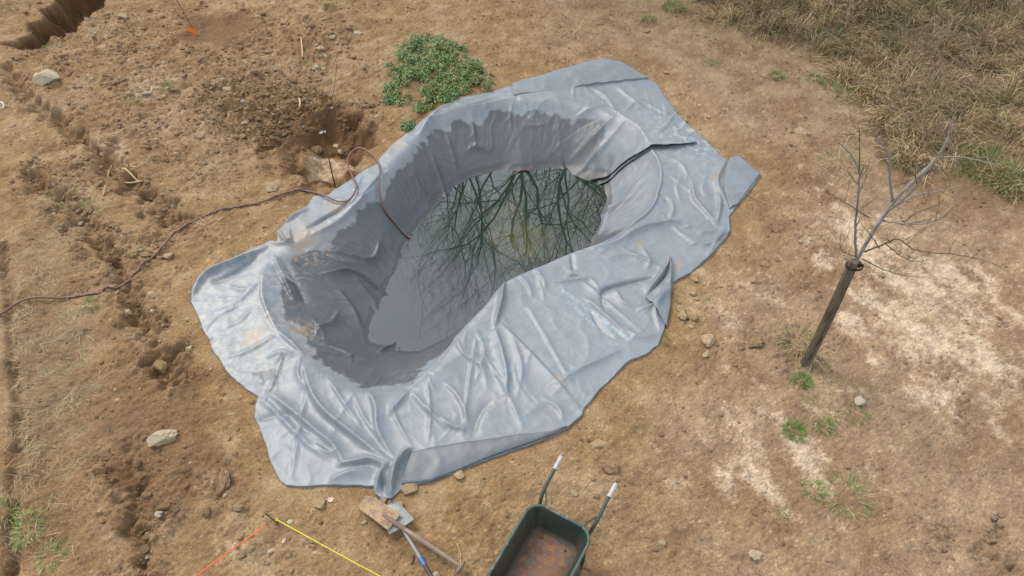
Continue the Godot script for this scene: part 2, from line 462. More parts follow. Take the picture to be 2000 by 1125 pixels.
	area(mm, V([4.357,-2.967,5.235,-3.669,4.653,-2.487,4.054,-2.487]), 0.4, 0.35, 0.2)
	area(mr, V([2.898,-5.422,3.964,-5.744,4.071,-4.968,3.508,-4.281,2.805,-4.546]), 0.3, 0.3, 0.2)
	area(mm, V([2.999,-5.344,3.468,-5.744,3.938,-5.662,3.955,-4.968,3.478,-4.546,2.97,-4.753]), 0.4, 0.28, 0.2)
	area(mm, V([5.602,-10.998,6.197,-9.769,4.924,-8.823,5.892,-7.428,6.833,-6.917,7.299,-7.865,6.647,-9.082,7.068,-11.165]), 0.5, 0.35, 0.3)
	area(mg, V([3.579,-15.292,3.846,-13.018,4.375,-12.139,5.205,-11.773,5.353,-10.754,5.612,-9.487,5.266,-8.696,5.939,-8.269,6.656,-8.21,7.066,-7.535,7.949,-6.627,13.014,-15.292]), 0.5, 1.0, 0.3)
	area(mh, V([4.23,-15.292,4.175,-13.435,4.676,-12.618,5.466,-12.046,6.584,-12.618,9.94,-13.435,13.014,-15.292]), 0.7, 0.22, 0.3)
	area(mh, V([6.895,-9.487,6.76,-8.449,7.146,-7.698,8.176,-7.016,10.504,-10.998,8.403,-10.998]), 0.9, 0.3, 0.3)
	# mound of the green plant and the cut beside it
	area(mh, V([-2.172,-10.517,-2.209,-11.165,-2.12,-11.954,-1.899,-12.52,-1.428,-12.578,-0.987,-12.328,-0.642,-11.863,-0.311,-11.249,-0.434,-10.835,-0.806,-10.439,-1.093,-10.285,-1.241,-10.595,-1.418,-10.674,-1.446,-9.986,-1.652,-9.986,-1.967,-10.21]), 0.5, 0.1, 0.1)
	area(mh, V([-1.395,-10.706,-1.244,-10.643,-1.135,-10.285,-1.28,-9.986,-1.496,-9.627,-1.667,-9.322,-1.638,-9.84,-1.452,-10.06]), 0.18, -0.12, 0.05)
	area(mm, V([-1.475,-10.835,-1.209,-10.754,-1.009,-10.285,-1.232,-9.884,-1.508,-9.322,-1.713,-9.016,-1.664,-9.697,-1.446,-9.986]), 0.2, 0.7, 0.06)
	area(mr, V([0.497,-13.435,3.053,-12.618,4.089,-10.517,3.756,-8.449,3.339,-7.016,2.544,-6.083,1.992,-5.422,1.683,-4.546,0.786,-3.786,0.259,-3.669,-0.497,-3.226,-1.812,-2.818,-2.163,-3.121,-1.506,-3.333,0.533,-3.967,1.8,-5.344,3.132,-7.643,2.602,-10.835,1.636,-11.684]), 0.3, -0.25, 0.15)
	mh = blur(mh, GW, GH, 1)

func basin(x: float, z: float) -> float:
	if x < BX or x > BX + (BW - 2) * BC or z < BZ or z > BZ + (BH - 2) * BC:
		return 0.0
	return look(bas, x, z, BX, BZ, BC, BW, BH)

func inside_liner(x: float, z: float) -> float:
	if x < BX or x > BX + (BW - 2) * BC or z < BZ or z > BZ + (BH - 2) * BC:
		return -3.0
	return look(osd, x, z, BX, BZ, BC, BW, BH)

func ground_h(x: float, z: float) -> float:
	var b := 0.0
	var near := 1.0
	var s := inside_liner(x, z)
	if s > -0.4:
		near = smoothstep(0.0, 0.4, -s)
		if s > 0.0:
			return basin(x, z) - 0.012 - 0.07 * smoothstep(0.0, 0.25, s)
		b = basin(x, z) - 0.012
	var rough := clampf(look(mr, x, z, GX, GZ, CELL, GW, GH), 0.12, 1.3)
	var c := 0.07 * (n_clod.get_noise_2d(x + 0.09 * n_c.get_noise_2d(x, z), z) + 0.6) * rough * rough
	c += 0.042 * (n_clod2.get_noise_2d(x, z) + 0.5) * rough
	c += 0.014 * (n_clod3.get_noise_2d(x, z) + 0.5) * (0.15 + rough)
	c += 0.035 * n_b.get_noise_2d(x, z) * (0.4 + rough)
	c += 0.05 * n_a.get_noise_2d(x, z)
	c += 0.012 * n_c.get_noise_2d(x, z) + 0.005 * n_d.get_noise_2d(x, z)
	return b + c * (0.25 + 0.75 * near) + look(mh, x, z, GX, GZ, CELL, GW, GH)

func spline(a: PackedFloat32Array, x: float, z: float) -> float:
	# cubic B-spline over the basin grid
	var u := clampf((x - BX) / BC, 1.0, BW - 3.001)
	var v := clampf((z - BZ) / BC, 1.0, BH - 3.001)
	var iu := int(u)
	var iv := int(v)
	var t := u - iu
	var s := v - iv
	var wx := [(1 - t) * (1 - t) * (1 - t) / 6, (3 * t * t * t - 6 * t * t + 4) / 6, (-3 * t * t * t + 3 * t * t + 3 * t + 1) / 6, t * t * t / 6]
	var wz := [(1 - s) * (1 - s) * (1 - s) / 6, (3 * s * s * s - 6 * s * s + 4) / 6, (-3 * s * s * s + 3 * s * s + 3 * s + 1) / 6, s * s * s / 6]
	var r := 0.0
	for j in 4:
		var k := (iv + j - 1) * BW + iu - 1
		r += wz[j] * (wx[0] * a[k] + wx[1] * a[k + 1] + wx[2] * a[k + 2] + wx[3] * a[k + 3])
	return r

func liner_h(x: float, z: float) -> float:
	var h := 0.012
	if x > FX and x < FX + (FW - 2) * FC and z > FZ and z < FZ + (FH - 2) * FC:
		h += look(fold, x, z, FX, FZ, FC, FW, FH)
	return h

func top_h(x: float, z: float) -> float:
	return liner_h(x, z) if inside_liner(x, z) > 0.0 else ground_h(x, z)

func soil(x: float, z: float) -> Color:
	var a := n_a.get_noise_2d(x + 30, z)
	var b := n_b.get_noise_2d(x, z + 30)
	var c := n_c.get_noise_2d(x + 9, z)
	var d := n_d.get_noise_2d(x, z + 7)
	var side := smoothstep(-1.5, 3.5, x)
	var col := Color(0.295, 0.2, 0.114).lerp(Color(0.295, 0.212, 0.14), clampf(side + a * 0.8, 0, 1))
	var s := inside_liner(x, z)
	if s > -0.9:
		col = col.lerp(Color(0.285, 0.187, 0.102), 0.65 * smoothstep(-0.9, -0.1, s + b * 0.35))
	col = col.lerp(Color(0.38, 0.285, 0.185), clampf(b * 0.9 + a * 0.5, 0, 0.65))
	col = col.lerp(Color(0.2, 0.13, 0.078), clampf(-b * 0.8 - a * 0.6 - 0.05, 0, 0.65))
	# scattered pale crumbs everywhere
	col = col.lerp(Color(0.45, 0.35, 0.24), smoothstep(0.38, 0.6, c * 0.75 + d * 0.3) * 0.45)
	var m := clampf(look(mm, x, z, GX, GZ, CELL, GW, GH) * (1.0 + 0.6 * b + 0.5 * c), 0, 1)
	col = col.lerp(Color(0.125, 0.068, 0.036), m * 0.85)
	var p := look(mp, x, z, GX, GZ, CELL, GW, GH)
	# chalky subsoil smeared along the wheel tracks
	var st := n_b.get_noise_2d((x * 0.55 + z * 0.83) * 0.45, (x * 0.83 - z * 0.55) * 1.1 + 15)
	var q := smoothstep(0.1, 0.95, p + st * 0.7 + b * 0.2 + c * 0.25 + d * 0.18)
	q *= smoothstep(0.0, 0.2, p)
	col = col.lerp(Color(0.53, 0.43, 0.32), q * 0.8)
	var g := look(mg, x, z, GX, GZ, CELL, GW, GH)
	if g > 0.0:
		var t := Color(0.13, 0.09, 0.052).lerp(Color(0.095, 0.082, 0.036), smoothstep(0.0, 0.3, b))
		col = col.lerp(t, clampf(g * (0.7 + c), 0, 1) * 0.7)
	var k := 1.0 + 0.17 * c + 0.17 * d + rng.randf_range(-0.09, 0.09)
	# widen the range between damp and dry
	col = Color(0.27 * pow(col.r / 0.27, 1.28), 0.185 * pow(col.g / 0.185, 1.28), 0.11 * pow(col.b / 0.11, 1.28))
	return Color(col.r * k * 0.95, col.g * k * 0.92, col.b * k * 0.87)

func spread(lo: float, hi: float, step: Callable) -> PackedFloat32Array:
	var r := PackedFloat32Array()
	var x := lo
	while x < hi:
		r.append(x)
		x += step.call(x)
	r.append(hi)
	return r

# fine crumb of the clay: colour and relief, 2 m a tile
func grain_image() -> Array:
	var size := 768
	var im := []
	for a in [[FastNoiseLite.TYPE_CELLULAR, 0.03, 61], [FastNoiseLite.TYPE_SIMPLEX, 0.07, 62], [FastNoiseLite.TYPE_CELLULAR, 0.075, 63]]:
		var n = noise(a[0], a[1], a[2], 3 if a[0] == FastNoiseLite.TYPE_SIMPLEX else 1)
		n.cellular_return_type = FastNoiseLite.RETURN_DISTANCE2_SUB
		im.append(n.get_seamless_image(size, size).get_data())
	var c := PackedByteArray()
	var h := PackedByteArray()
	c.resize(size * size * 3)
	h.resize(size * size)
	for k in size * size:
		var a: float = im[0][k] / 255.0
		var b: float = im[1][k] / 255.0
		var d: float = im[2][k] / 255.0
		var crumb := minf(1.0, a * 1.6) * 0.55 + minf(1.0, d * 1.6) * 0.45
		h[k] = int(255.0 * clampf(0.15 + 0.55 * crumb + 0.3 * b, 0, 1))
		var t := pow(clampf(0.78 + 0.24 * (b - 0.5) + 0.2 * smoothstep(0.66, 0.85, b) + 0.1 * (d - 0.4), 0.3, 1.0), 1.0 / 2.2)
		c[k * 3] = int(255.0 * t)
		c[k * 3 + 1] = int(255.0 * t * 0.99)
		c[k * 3 + 2] = int(255.0 * t * 0.98)
	return [Image.create_from_data(size, size, false, Image.FORMAT_RGB8, c), Image.create_from_data(size, size, false, Image.FORMAT_L8, h)]

func make_ground():
	var xs := PackedFloat32Array()
	for e in [-160.0, -90.0, -50.0, -30.0, -20.0, -16.0]:
		xs.append(e)
	xs.append_array(spread(-13.5, 13.5, func(x): return 0.0205 if absf(x) < 5.0 else (0.029 if absf(x) < 10.7 else 0.08)))
	for e in [16.0, 20.0, 30.0, 50.0, 90.0, 160.0]:
		xs.append(e)
	var zs := PackedFloat32Array()
	for e in [-200.0, -120.0, -70.0, -45.0, -32.0, -24.0, -20.0]:
		zs.append(e)
	zs.append_array(spread(-18.5, 1.8, func(z): return 0.09 if z < -14.5 else (0.007 + 0.0021 * absf(z) if z < -1.95 else 0.045)))
	for e in [3.0, 8.0, 20.0, 60.0]:
		zs.append(e)
	var w := xs.size()
	var h := zs.size()
	var v := PackedVector3Array()
	var nr := PackedVector3Array()
	var co := PackedColorArray()
	var ix := PackedInt32Array()
	v.resize(w * h)
	nr.resize(w * h)
	co.resize(w * h)
	for j in h:
		var z := zs[j]
		for i in w:
			var x := xs[i]
			var k := j * w + i
			v[k] = Vector3(x, ground_h(x, z), z)
			if absf(x) > 14.0 or z < -19.0 or z > 2.0:
				co[k] = Color(0.3, 0.205, 0.12)
			elif inside_liner(x, z) < 0.3:
				co[k] = soil(x, z)
			else:
				co[k] = Color(0.2, 0.13, 0.07)
	ix.resize((w - 1) * (h - 1) * 6)
	var t := 0
	for j in h - 1:
		for i in w - 1:
			var k := j * w + i
			ix[t] = k; ix[t + 1] = k + 1; ix[t + 2] = k + w
			ix[t + 3] = k + 1; ix[t + 4] = k + w + 1; ix[t + 5] = k + w
			t += 6
	for j in h:
		for i in w:
			var l := v[j * w + maxi(i - 1, 0)]
			var r := v[j * w + mini(i + 1, w - 1)]
			var a := v[maxi(j - 1, 0) * w + i]
			var b := v[mini(j + 1, h - 1) * w + i]
			nr[j * w + i] = (b - a).cross(r - l).normalized()
	var gm := vmat(0.82, 0.95, 0.25)
	var grain := grain_image()
	gm.albedo_texture = ImageTexture.create_from_image(grain[0])
	gm.heightmap_enabled = true
	gm.heightmap_texture = ImageTexture.create_from_image(grain[1])
	gm.heightmap_scale = 0.28
	var uv := PackedVector2Array()
	uv.resize(w * h)
	for k in w * h:
		uv[k] = Vector2(v[k].x, v[k].z) * 0.5
	var g := put("ground", arr_mesh(v, ix, nr, co, uv), gm)
	tag(g, "bare tan clay soil with ruts, clods and pale crusted patches", "ground", "", "structure")

# ------------------------------------------------------------------ the pond liner
# kind 0: ridge, 1: lap (a raised lip that ends sharply on the right-hand side of its course)
func crease(pts: PackedVector2Array, amp: float, width: float, kind := 0):
	amp *= 1.55
	width *= 0.9
	var p := curve2(pts, 0.06)
	var n := p.size()
	if n < 2:
		return
	var reach := width * (3.2 if kind == 1 else 3.4)
	var lean := rng.randf() < 0.5
	var r := Rect2(p[0], Vector2.ZERO)
	for q in p:
		r = r.expand(q)
	r = r.grow(reach)
	for z in range(maxi(0, int((r.position.y - FZ) / FC)), mini(FH, int((r.end.y - FZ) / FC) + 1)):
		for x in range(maxi(0, int((r.position.x - FX) / FC)), mini(FW, int((r.end.x - FX) / FC) + 1)):
			var a := Vector2(FX + x * FC, FZ + z * FC)
			var best := 1e9
			var at := 0
			for s in n:
				var d := a.distance_squared_to(p[s])
				if d < best:
					best = d
					at = s
			if best > reach * reach:
				continue
			var s0 := maxi(at - 1, 0)
			var s1 := mini(at + 1, n - 1)
			var c0 := Geometry2D.get_closest_point_to_segment(a, p[s0], p[at])
			var c1 := Geometry2D.get_closest_point_to_segment(a, p[at], p[s1])
			var cp := c0 if a.distance_squared_to(c0) < a.distance_squared_to(c1) else c1
			var dist := a.distance_to(cp)
			if dist > reach:
				continue
			var run := float(at)
			if cp == c0 and at > 0:
				run -= cp.distance_to(p[at]) / maxf(1e-4, p[at].distance_to(p[s0]))
			elif at < n - 1:
				run += cp.distance_to(p[at]) / maxf(1e-4, p[at].distance_to(p[s1]))
			var t := run / (n - 1.0)
			var taper := pow(sin(PI * clampf(t, 0.02, 0.98)), 0.6)
			var dir := (p[s1] - p[s0]).normalized()
			var sgn := dir.cross(a - cp)   # > 0: right-hand side seen from above (z runs towards the viewer)
			var f := 0.0
			if kind == 0:
				var q := dist / width
				# steep on one side, running out gently on the other
				q *= 2.2 if (sgn > 0) == lean else 0.75
				f = exp(-1.7 * (sqrt(q * q + 0.02) - 0.14)) * smoothstep(reach, reach * 0.3, dist)
			else:
				if sgn > 0:
					f = 1.0 - smoothstep(0.0, 0.022, dist)
				else:
					f = exp(-dist / (width * 1.1))
			var end := 1.0
			if t < 0.03 or t > 0.97:
				end = maxf(0.0, 1.0 - dist / width)
			fold[z * FW + x] += amp * f * taper * end

func make_liner():
	fold.resize(FW * FH)
	# near left corner
	crease(V([-2.671,-4.499,-2.308,-4.204,-2.064,-4.004,-1.822,-3.81,-1.711,-3.641]), 0.06, 0.06)
	crease(V([-2.35,-4.853,-2.186,-4.479,-1.996,-4.223,-1.678,-3.967,-1.377,-3.734,-1.197,-3.623]), 0.065, 0.07)
	crease(V([-1.584,-4.519,-1.464,-4.288,-1.416,-4.041,-1.305,-3.828,-1.193,-3.681]), 0.05, 0.06)
	crease(V([-1.117,-4.499,-1.207,-4.346,-1.296,-4.204]), 0.035, 0.06)
	crease(V([-1.099,-4.479,-0.92,-4.268,-0.75,-4.103,-0.712,-4.022]), 0.035, 0.06)
	crease(V([-1.811,-3.443,-1.645,-3.516,-1.407,-3.572]), 0.05, 0.07)
	crease(V([-1.758,-3.612,-1.53,-3.641,-1.419,-3.658,-1.189,-3.549]), 0.06, 0.06)
	crease(V([-2.679,-4.141,-2.482,-4.204,-2.272,-4.185]), -0.03, 0.05)
	crease(V([-2.745,-4.412,-2.576,-4.281,-2.371,-4.091,-2.108,-3.846,-1.866,-3.669]), 0.03, 0.05)
	crease(V([-1.033,-3.798,-1.114,-3.669,-1.163,-3.499,-1.178,-3.279]), 0.11, 0.05)
	crease(V([-1.199,-3.641,-1.304,-3.527,-1.339,-3.322]), 0.07, 0.05)
	crease(V([-1.278,-3.527,-1.242,-3.306]), -0.04, 0.04)
	crease(V([-2.331,-3.906,-2.131,-3.967,-1.895,-3.834]), 0.02, 0.05)
	crease(V([-2.031,-3.858,-1.881,-3.757,-1.782,-3.786]), 0.025, 0.04)
	# front apron
	crease(V([-0.09,-6.153,-0.118,-5.802,-0.199,-5.422]), 0.07, 0.035)
	crease(V([-0.199,-5.398,-0.111,-5.049,-0.051,-4.69,-0.066,-4.399]), 0.05, 0.08)
	crease(V([0.75,-4.262,0.492,-4.642,0.222,-5.019,-0.14,-5.485]), 0.028, 0.12, 1)
	crease(V([0.491,-4.615,0.727,-4.789,1.047,-4.968,1.264,-5.101]), 0.035, 0.05)
	crease(V([0.9,-5.861,1.102,-5.597,1.253,-5.398,1.346,-5.259]), 0.035, 0.05)
	crease(V([1.109,-5.678,1.11,-5.979,1.261,-6.101,1.61,-6.197,1.794,-6.233]), -0.045, 0.06)
	crease(V([2.042,-6.552,1.863,-6.215,1.65,-5.954]), 0.08, 0.05)
	crease(V([1.881,-6.031,1.762,-5.81,1.522,-5.678]), 0.045, 0.045)
	crease(V([-0.744,-4.601,-0.613,-4.466,-0.521,-4.281,-0.457,-4.059]), 0.03, 0.04)
	crease(V([-0.404,-3.949,-0.338,-4.217,-0.221,-4.379]), -0.03, 0.07)
	crease(V([-0.76,-4.172,-0.639,-4.059,-0.466,-4.016]), 0.03, 0.05)
	crease(V([-0.724,-5.422,-0.585,-5.041,-0.345,-4.824,-0.281,-4.546]), 0.025, 0.07)
	crease(V([0,-5.267,0.115,-4.824,0.055,-4.412]), 0.02, 0.06)
	crease(V([-0.42,-5.344,-0.322,-5.041,-0.397,-4.684]), 0.02, 0.05)
	crease(V([0.385,-6.206,0.575,-6.153,0.873,-6.206,0.989,-6.206,1.122,-5.971]), 0.03, 0.045)
	crease(V([0.756,-6.646,0.76,-6.487,0.778,-6.341]), -0.03, 0.04)
	crease(V([0.064,-6.26,0.191,-6.083,0.238,-5.911]), 0.025, 0.04)
	crease(V([0.26,-6.368,0.384,-6.171,0.404,-5.997]), 0.02, 0.04)
	crease(V([1.272,-6.083,1.34,-5.827,1.486,-5.744,1.61,-5.744]), 0.03, 0.05)
	crease(V([1.328,-5.422,1.49,-5.267,1.74,-5.344]), 0.03, 0.05)
	crease(V([0.929,-5.744,1.026,-5.422,1.189,-5.228]), -0.02, 0.05)
	crease(V([0.333,-4.412,0.493,-4.281,0.54,-4.122]), 0.02, 0.05)
	# long taut creases running out from the pit to the hem
	for l in [[Vector2(-2.041,-4.67), Vector2(-1.836,-4.379), Vector2(-1.585,-4.059), 0.022], [Vector2(-1.724,-4.446), Vector2(-1.561,-4.153), Vector2(-1.272,-3.775), 0.02], [Vector2(-1.296,-4.346), Vector2(-1.185,-4.091), Vector2(-1.021,-3.834), 0.02], [Vector2(-0.934,-4.649), Vector2(-0.866,-4.281), Vector2(-0.857,-3.894), 0.022], [Vector2(-0.417,-5.267), Vector2(-0.48,-4.615), Vector2(-0.517,-3.967), 0.02], [Vector2(0.186,-5.744), Vector2(0.415,-5.191), Vector2(0.684,-4.533), 0.018], [Vector2(0.653,-6.441), Vector2(1.126,-5.869), Vector2(1.567,-5.305), 0.018], [Vector2(1.345,-6.839), Vector2(1.65,-6.58), Vector2(2.018,-6.305), 0.022], [Vector2(2.207,-8.389), Vector2(2.503,-7.921), Vector2(2.858,-7.621), 0.02], [Vector2(1.984,-10.362), Vector2(2.354,-9.986), Vector2(2.69,-9.515), 0.02], [Vector2(2.034,-7.428), Vector2(2.334,-6.917), Vector2(2.568,-6.723), 0.02], [Vector2(-0.351,-5.041), Vector2(-0.084,-4.546), Vector2(0.107,-4.028), 0.018], [Vector2(-2.244,-4.546), Vector2(-2.224,-4.028), Vector2(-2.193,-3.499), 0.018], [Vector2(-2.575,-5.041), Vector2(-2.637,-4.546), Vector2(-2.675,-4.281), 0.018], [Vector2(-3.148,-6.083), Vector2(-3.406,-5.744), Vector2(-3.699,-5.581), 0.016], [Vector2(-2.742,-5.267), Vector2(-3.043,-5.041), Vector2(-3.257,-4.968), 0.016]]:
		crease(PackedVector2Array([l[0], l[1], l[2]]), l[3], 0.03)
	# right side
	crease(V([2.08,-8.964,2.164,-8.51,2.13,-8.105,2.052,-7.865,1.978,-7.632,1.81,-7.375,1.576,-7.158,1.283,-6.887,1.071,-6.771]), 0.045, 0.045)
	crease(V([1.069,-6.742,1.381,-6.858,1.648,-7.066,1.917,-7.188,2.217,-7.25,2.578,-7.066,2.76,-7.158]), 0.05, 0.06)
	crease(V([2.584,-8.187,2.54,-7.798,2.622,-7.535,2.766,-7.188]), 0.05, 0.05)
	crease(V([2.898,-7.865,2.895,-7.632,2.778,-7.25]), 0.05, 0.04)
	crease(V([2.287,-8.734,2.504,-8.51,2.562,-8.187]), 0.03, 0.06)
	crease(V([2.049,-7.842,2.152,-7.753,2.15,-7.643]), -0.03, 0.03)
	crease(V([2.22,-7.731,2.233,-7.535,2.158,-7.323]), 0.025, 0.04)
	crease(V([2.248,-7.016,2.553,-6.819,2.872,-7.066]), 0.03, 0.05)
	crease(V([1.679,-6.819,1.776,-6.534,1.7,-6.35]), 0.02, 0.05)
	crease(V([1.188,-6.58,1.524,-6.627,1.895,-6.441]), 0.02, 0.06)
	crease(V([2.517,-6.627,2.706,-6.917,2.869,-7.219]), 0.03, 0.05)
	crease(V([3.18,-8.646,3.026,-8.329,2.943,-8.093,2.966,-7.809,3.014,-7.589]), 0.05, 0.06)
	crease(V([2.035,-6.59,2.005,-6.35,1.957,-6.074]), 0.04, 0.04)
	crease(V([2.035,-6.083,1.734,-5.744,1.74,-5.344]), 0.025, 0.05)
	crease(V([2.459,-8.329,2.33,-7.978,2.349,-7.643]), 0.02, 0.05)
	crease(V([2.832,-8.329,2.694,-7.978,2.751,-7.698]), 0.02, 0.05)
	# top
	crease(V([2.337,-10.933,2.118,-10.851,1.547,-10.674,0.85,-10.47,0.338,-10.392,0,-10.331]), 0.055, 0.2, 1)
	crease(V([1.346,-10.517,1.516,-10.316,1.623,-10.03,1.659,-9.884]), 0.035, 0.05)
	crease(V([1.764,-10.611,1.965,-10.27,2.128,-10.03]), 0.03, 0.05)
	crease(V([1.574,-10.03,1.798,-9.655,1.969,-9.391,2.07,-9.003]), 0.045, 0.05)
	crease(V([0.903,-9.329,1.331,-9.577,1.722,-9.832]), 0.03, 0.07)
	crease(V([0.945,-9.026,1.36,-9.291,1.838,-9.635]), 0.025, 0.07)
	crease(V([0.985,-9.884,1.306,-10.001,1.582,-10.119]), 0.025, 0.06)
	crease(V([1.809,-9.913,2,-10.134,2.148,-9.986]), 0.02, 0.05)
	crease(V([2.304,-9.627,2.457,-9.84,2.458,-10.134]), 0.025, 0.06)
	crease(V([2.208,-9.215,2.405,-9.487,2.604,-9.84]), 0.03, 0.06)
	crease(V([0,-10.27,-0.506,-10.06,-0.967,-9.855,-1.255,-9.655,-1.45,-9.295]), 0.045, 0.09, 1)
	crease(V([-0.202,-10.331,-0.647,-10.06,-0.971,-9.928,-1.197,-9.855]), 0.03, 0.05)
	crease(V([-1.027,-10.164,-1.199,-9.884,-1.319,-9.543,-1.413,-9.322]), 0.05, 0.06)
	crease(V([-0.645,-9.89,-0.603,-9.661,-0.561,-9.384]), 0.03, 0.05)
	crease(V([-1.07,-9.563,-0.957,-9.289,-0.862,-9.01]), 0.03, 0.05)
	crease(V([0.025,-10.185,-0.017,-9.948,0,-9.703]), 0.02, 0.04)
	crease(V([-0.76,-9.291,-0.565,-9.427,-0.322,-9.4]), 0.03, 0.06)
	crease(V([-1.269,-9.094,-1.084,-8.709,-0.989,-8.438]), 0.03, 0.05)
	crease(V([-1.549,-8.709,-1.372,-8.463,-1.136,-8.366]), 0.025, 0.06)
	crease(V([0.75,-9.923,0.806,-9.361,0.937,-8.836]), 0.012, 0.05)
	# left side
	crease(V([-3.912,-5.92,-3.845,-6.251,-3.57,-6.45,-3.303,-6.646,-3.184,-6.79]), 0.075, 0.07)
	crease(V([-3.763,-6.144,-3.504,-6.35,-3.296,-6.618]), -0.04, 0.06)
	crease(V([-3.128,-6.242,-3.04,-5.869,-2.849,-5.501,-2.729,-5.344]), 0.035, 0.05)
	crease(V([-2.747,-5.344,-2.577,-5.191,-2.373,-4.997]), 0.045, 0.045)
	crease(V([-3.063,-6.58,-2.883,-6.269,-2.705,-5.945]), 0.045, 0.06)
	crease(V([-2.971,-6.58,-2.73,-6.215,-2.573,-5.911]), -0.03, 0.06)
	crease(V([-2.96,-6.713,-2.708,-6.524,-2.476,-6.368]), 0.02, 0.06, 1)
	crease(V([-2.489,-6.496,-2.373,-6.552,-2.102,-6.656,-1.802,-6.571,-1.601,-6.45]), 0.08, 0.046)
	crease(V([-2.484,-6.878,-2.177,-6.878,-1.897,-6.976,-1.843,-7.312]), 0.05, 0.06)
	crease(V([-2.711,-6.78,-2.364,-6.732,-2.04,-6.829]), 0.03, 0.06)
	crease(V([-2.097,-6.595,-1.863,-6.364,-1.74,-6.184]), 0.03, 0.07)
	crease(V([-2.262,-6.364,-2.022,-6.096,-1.919,-5.838]), 0.03, 0.07)
	crease(V([-3.076,-7.25,-2.97,-7.375,-2.826,-7.535]), 0.035, 0.06)
	crease(V([-3.141,-7.107,-2.995,-6.878,-2.888,-6.819,-2.983,-7.107]), 0.05, 0.035)
	crease(V([-3.162,-6.839,-3.019,-6.8,-2.859,-6.839]), 0.05, 0.035)
	crease(V([-2.768,-7.097,-2.576,-7.323,-2.356,-7.556,-2.223,-7.753]), -0.05, 0.05)
	crease(V([-2.653,-6.996,-2.388,-7.24,-2.136,-7.643,-1.952,-8.151,-1.796,-8.389]), 0.035, 0.05)
	crease(V([-2.482,-5.777,-2.317,-5.564,-2.251,-5.405]), 0.018, 0.025)
	crease(V([-2.415,-5.104,-2.123,-5.164,-1.701,-5.217]), 0.03, 0.1, 1)
	crease(V([-2.274,-5.318,-2.082,-5.295,-1.883,-5.218]), 0.025, 0.05)
	crease(V([-2.212,-6.015,-2.248,-5.777,-2.345,-5.654,-2.364,-5.452]), 0.05, 0.06)
	crease(V([-3.497,-6.083,-3.285,-5.997,-3.148,-6.083]), 0.025, 0.06)
	crease(V([-3.381,-5.422,-3.22,-5.501,-3.097,-5.744]), 0.012, 0.05)
	crease(V([-2.792,-4.968,-2.633,-5.041,-2.472,-4.968]), 0.025, 0.04)
	crease(V([-2.384,-4.968,-2.363,-4.718,-2.244,-4.546]), 0.03, 0.045)
	crease(V([-1.533,-5.606,-1.598,-5.509,-1.67,-5.429]), 0.05, 0.04)
	crease(V([-1.319,-5.922,-1.488,-5.67,-1.63,-5.507]), 0.04, 0.05)
	crease(V([-1.057,-6.738,-1.27,-6.006,-1.426,-5.584]), 0.06, 0.08)
	crease(V([-0.483,-6.55,-0.929,-6.008,-1.294,-5.67]), 0.05, 0.08)
	# many lesser wrinkles, mostly running out from the pit
	for k in 190:
		var q := Vector2(rng.randf_range(-3.9, 4.2), rng.randf_range(-12.0, -3.4))
		var inn := inside_liner(q.x, q.y)
		if inn < 0.12 or basin(q.x, q.y) < -0.4:
			continue
		var th := (q - Vector2(-0.6, -6.6)).angle() + rng.randfn(0.0, 0.55) + (PI / 2 if rng.randf() < 0.25 else 0.0)
		var d := Vector2(cos(th), sin(th)) * rng.randf_range(0.12, 0.38)
		var o := Vector2(-d.y, d.x) * rng.randf_range(-0.3, 0.3)
		crease(PackedVector2Array([q - d, q + o, q + d]), rng.randf_range(0.004, 0.013), rng.randf_range(0.016, 0.032))
	fold = blur(fold, FW, FH, 1)
	# the pit itself, and loose rumples over the flat parts
	var n1 = noise(FastNoiseLite.TYPE_SIMPLEX_SMOOTH, 1.5, 41, 2)
	var n2 = noise(FastNoiseLite.TYPE_SIMPLEX_SMOOTH, 3.6, 42, 2)
	for z in FH:
		for x in FW:
			var px := FX + x * FC
			var pz := FZ + z * FC
			var a: float = 1.0 - absf(n1.get_noise_2d(px, pz))
			var b: float = 1.0 - absf(n2.get_noise_2d(px + 0.3 * n1.get_noise_2d(pz, px), pz * 0.7 + 5))
			# pleats where the sheet gathers over the rim and down the slopes
			var bs := spline(bas, px, pz)
			fold[z * FW + x] += bs
			var rel := Vector2(px + 0.6, pz + 6.6)
			var th := rel.angle() * 9.0 + 0.5 * n1.get_noise_2d(px, pz)
			var pl: float = 1.0 - absf(n2.get_noise_2d(th * 0.55, rel.length() * 0.12 + 20))
			var msk := smoothstep(-0.62, -0.3, bs) * smoothstep(0.0, -0.14, bs)
			fold[z * FW + x] += (0.011 * pl * pl * pl - 0.005) * msk
			# sharp lines where the sheet lay folded in its pack
			var l1 := absf(fposmod(0.72 * pz - 0.69 * px + 0.4, 1.15) - 0.575)
			var l2 := absf(fposmod(0.69 * pz + 0.72 * px + 0.2, 1.7) - 0.85)
			fold[z * FW + x] += 0.004 * exp(-l1 / 0.022) + 0.0035 * exp(-l2 / 0.022)
			fold[z * FW + x] += 0.012 * a * a * a + 0.003 * b * b * b * b - 0.008
	# mesh: rings from the middle of the pit out to the cut edge
	var ctr := Vector2(-0.653,-6.441)
	var ring := PackedVector2Array()
	var closed := outline.duplicate()
	closed.append(outline[0])
	var total := 0.0
	for k in closed.size() - 1:
		total += closed[k].distance_to(closed[k + 1])
	var step := total / 1450.0
	var carry := 0.0
	for k in closed.size() - 1:
		var l := closed[k].distance_to(closed[k + 1])
		var d := carry
		while d < l:
			ring.append(closed[k].lerp(closed[k + 1], d / l))
			d += step
		carry = d - l
	var w := ring.size()
	# the cut edge is not quite straight
	for k in w:
		var away := (ring[k] - ctr).normalized()
		ring[k] += away * 0.018 * n_c.get_noise_2d(ring[k].x * 0.4, ring[k].y * 0.4)
	var rs := PackedFloat32Array()
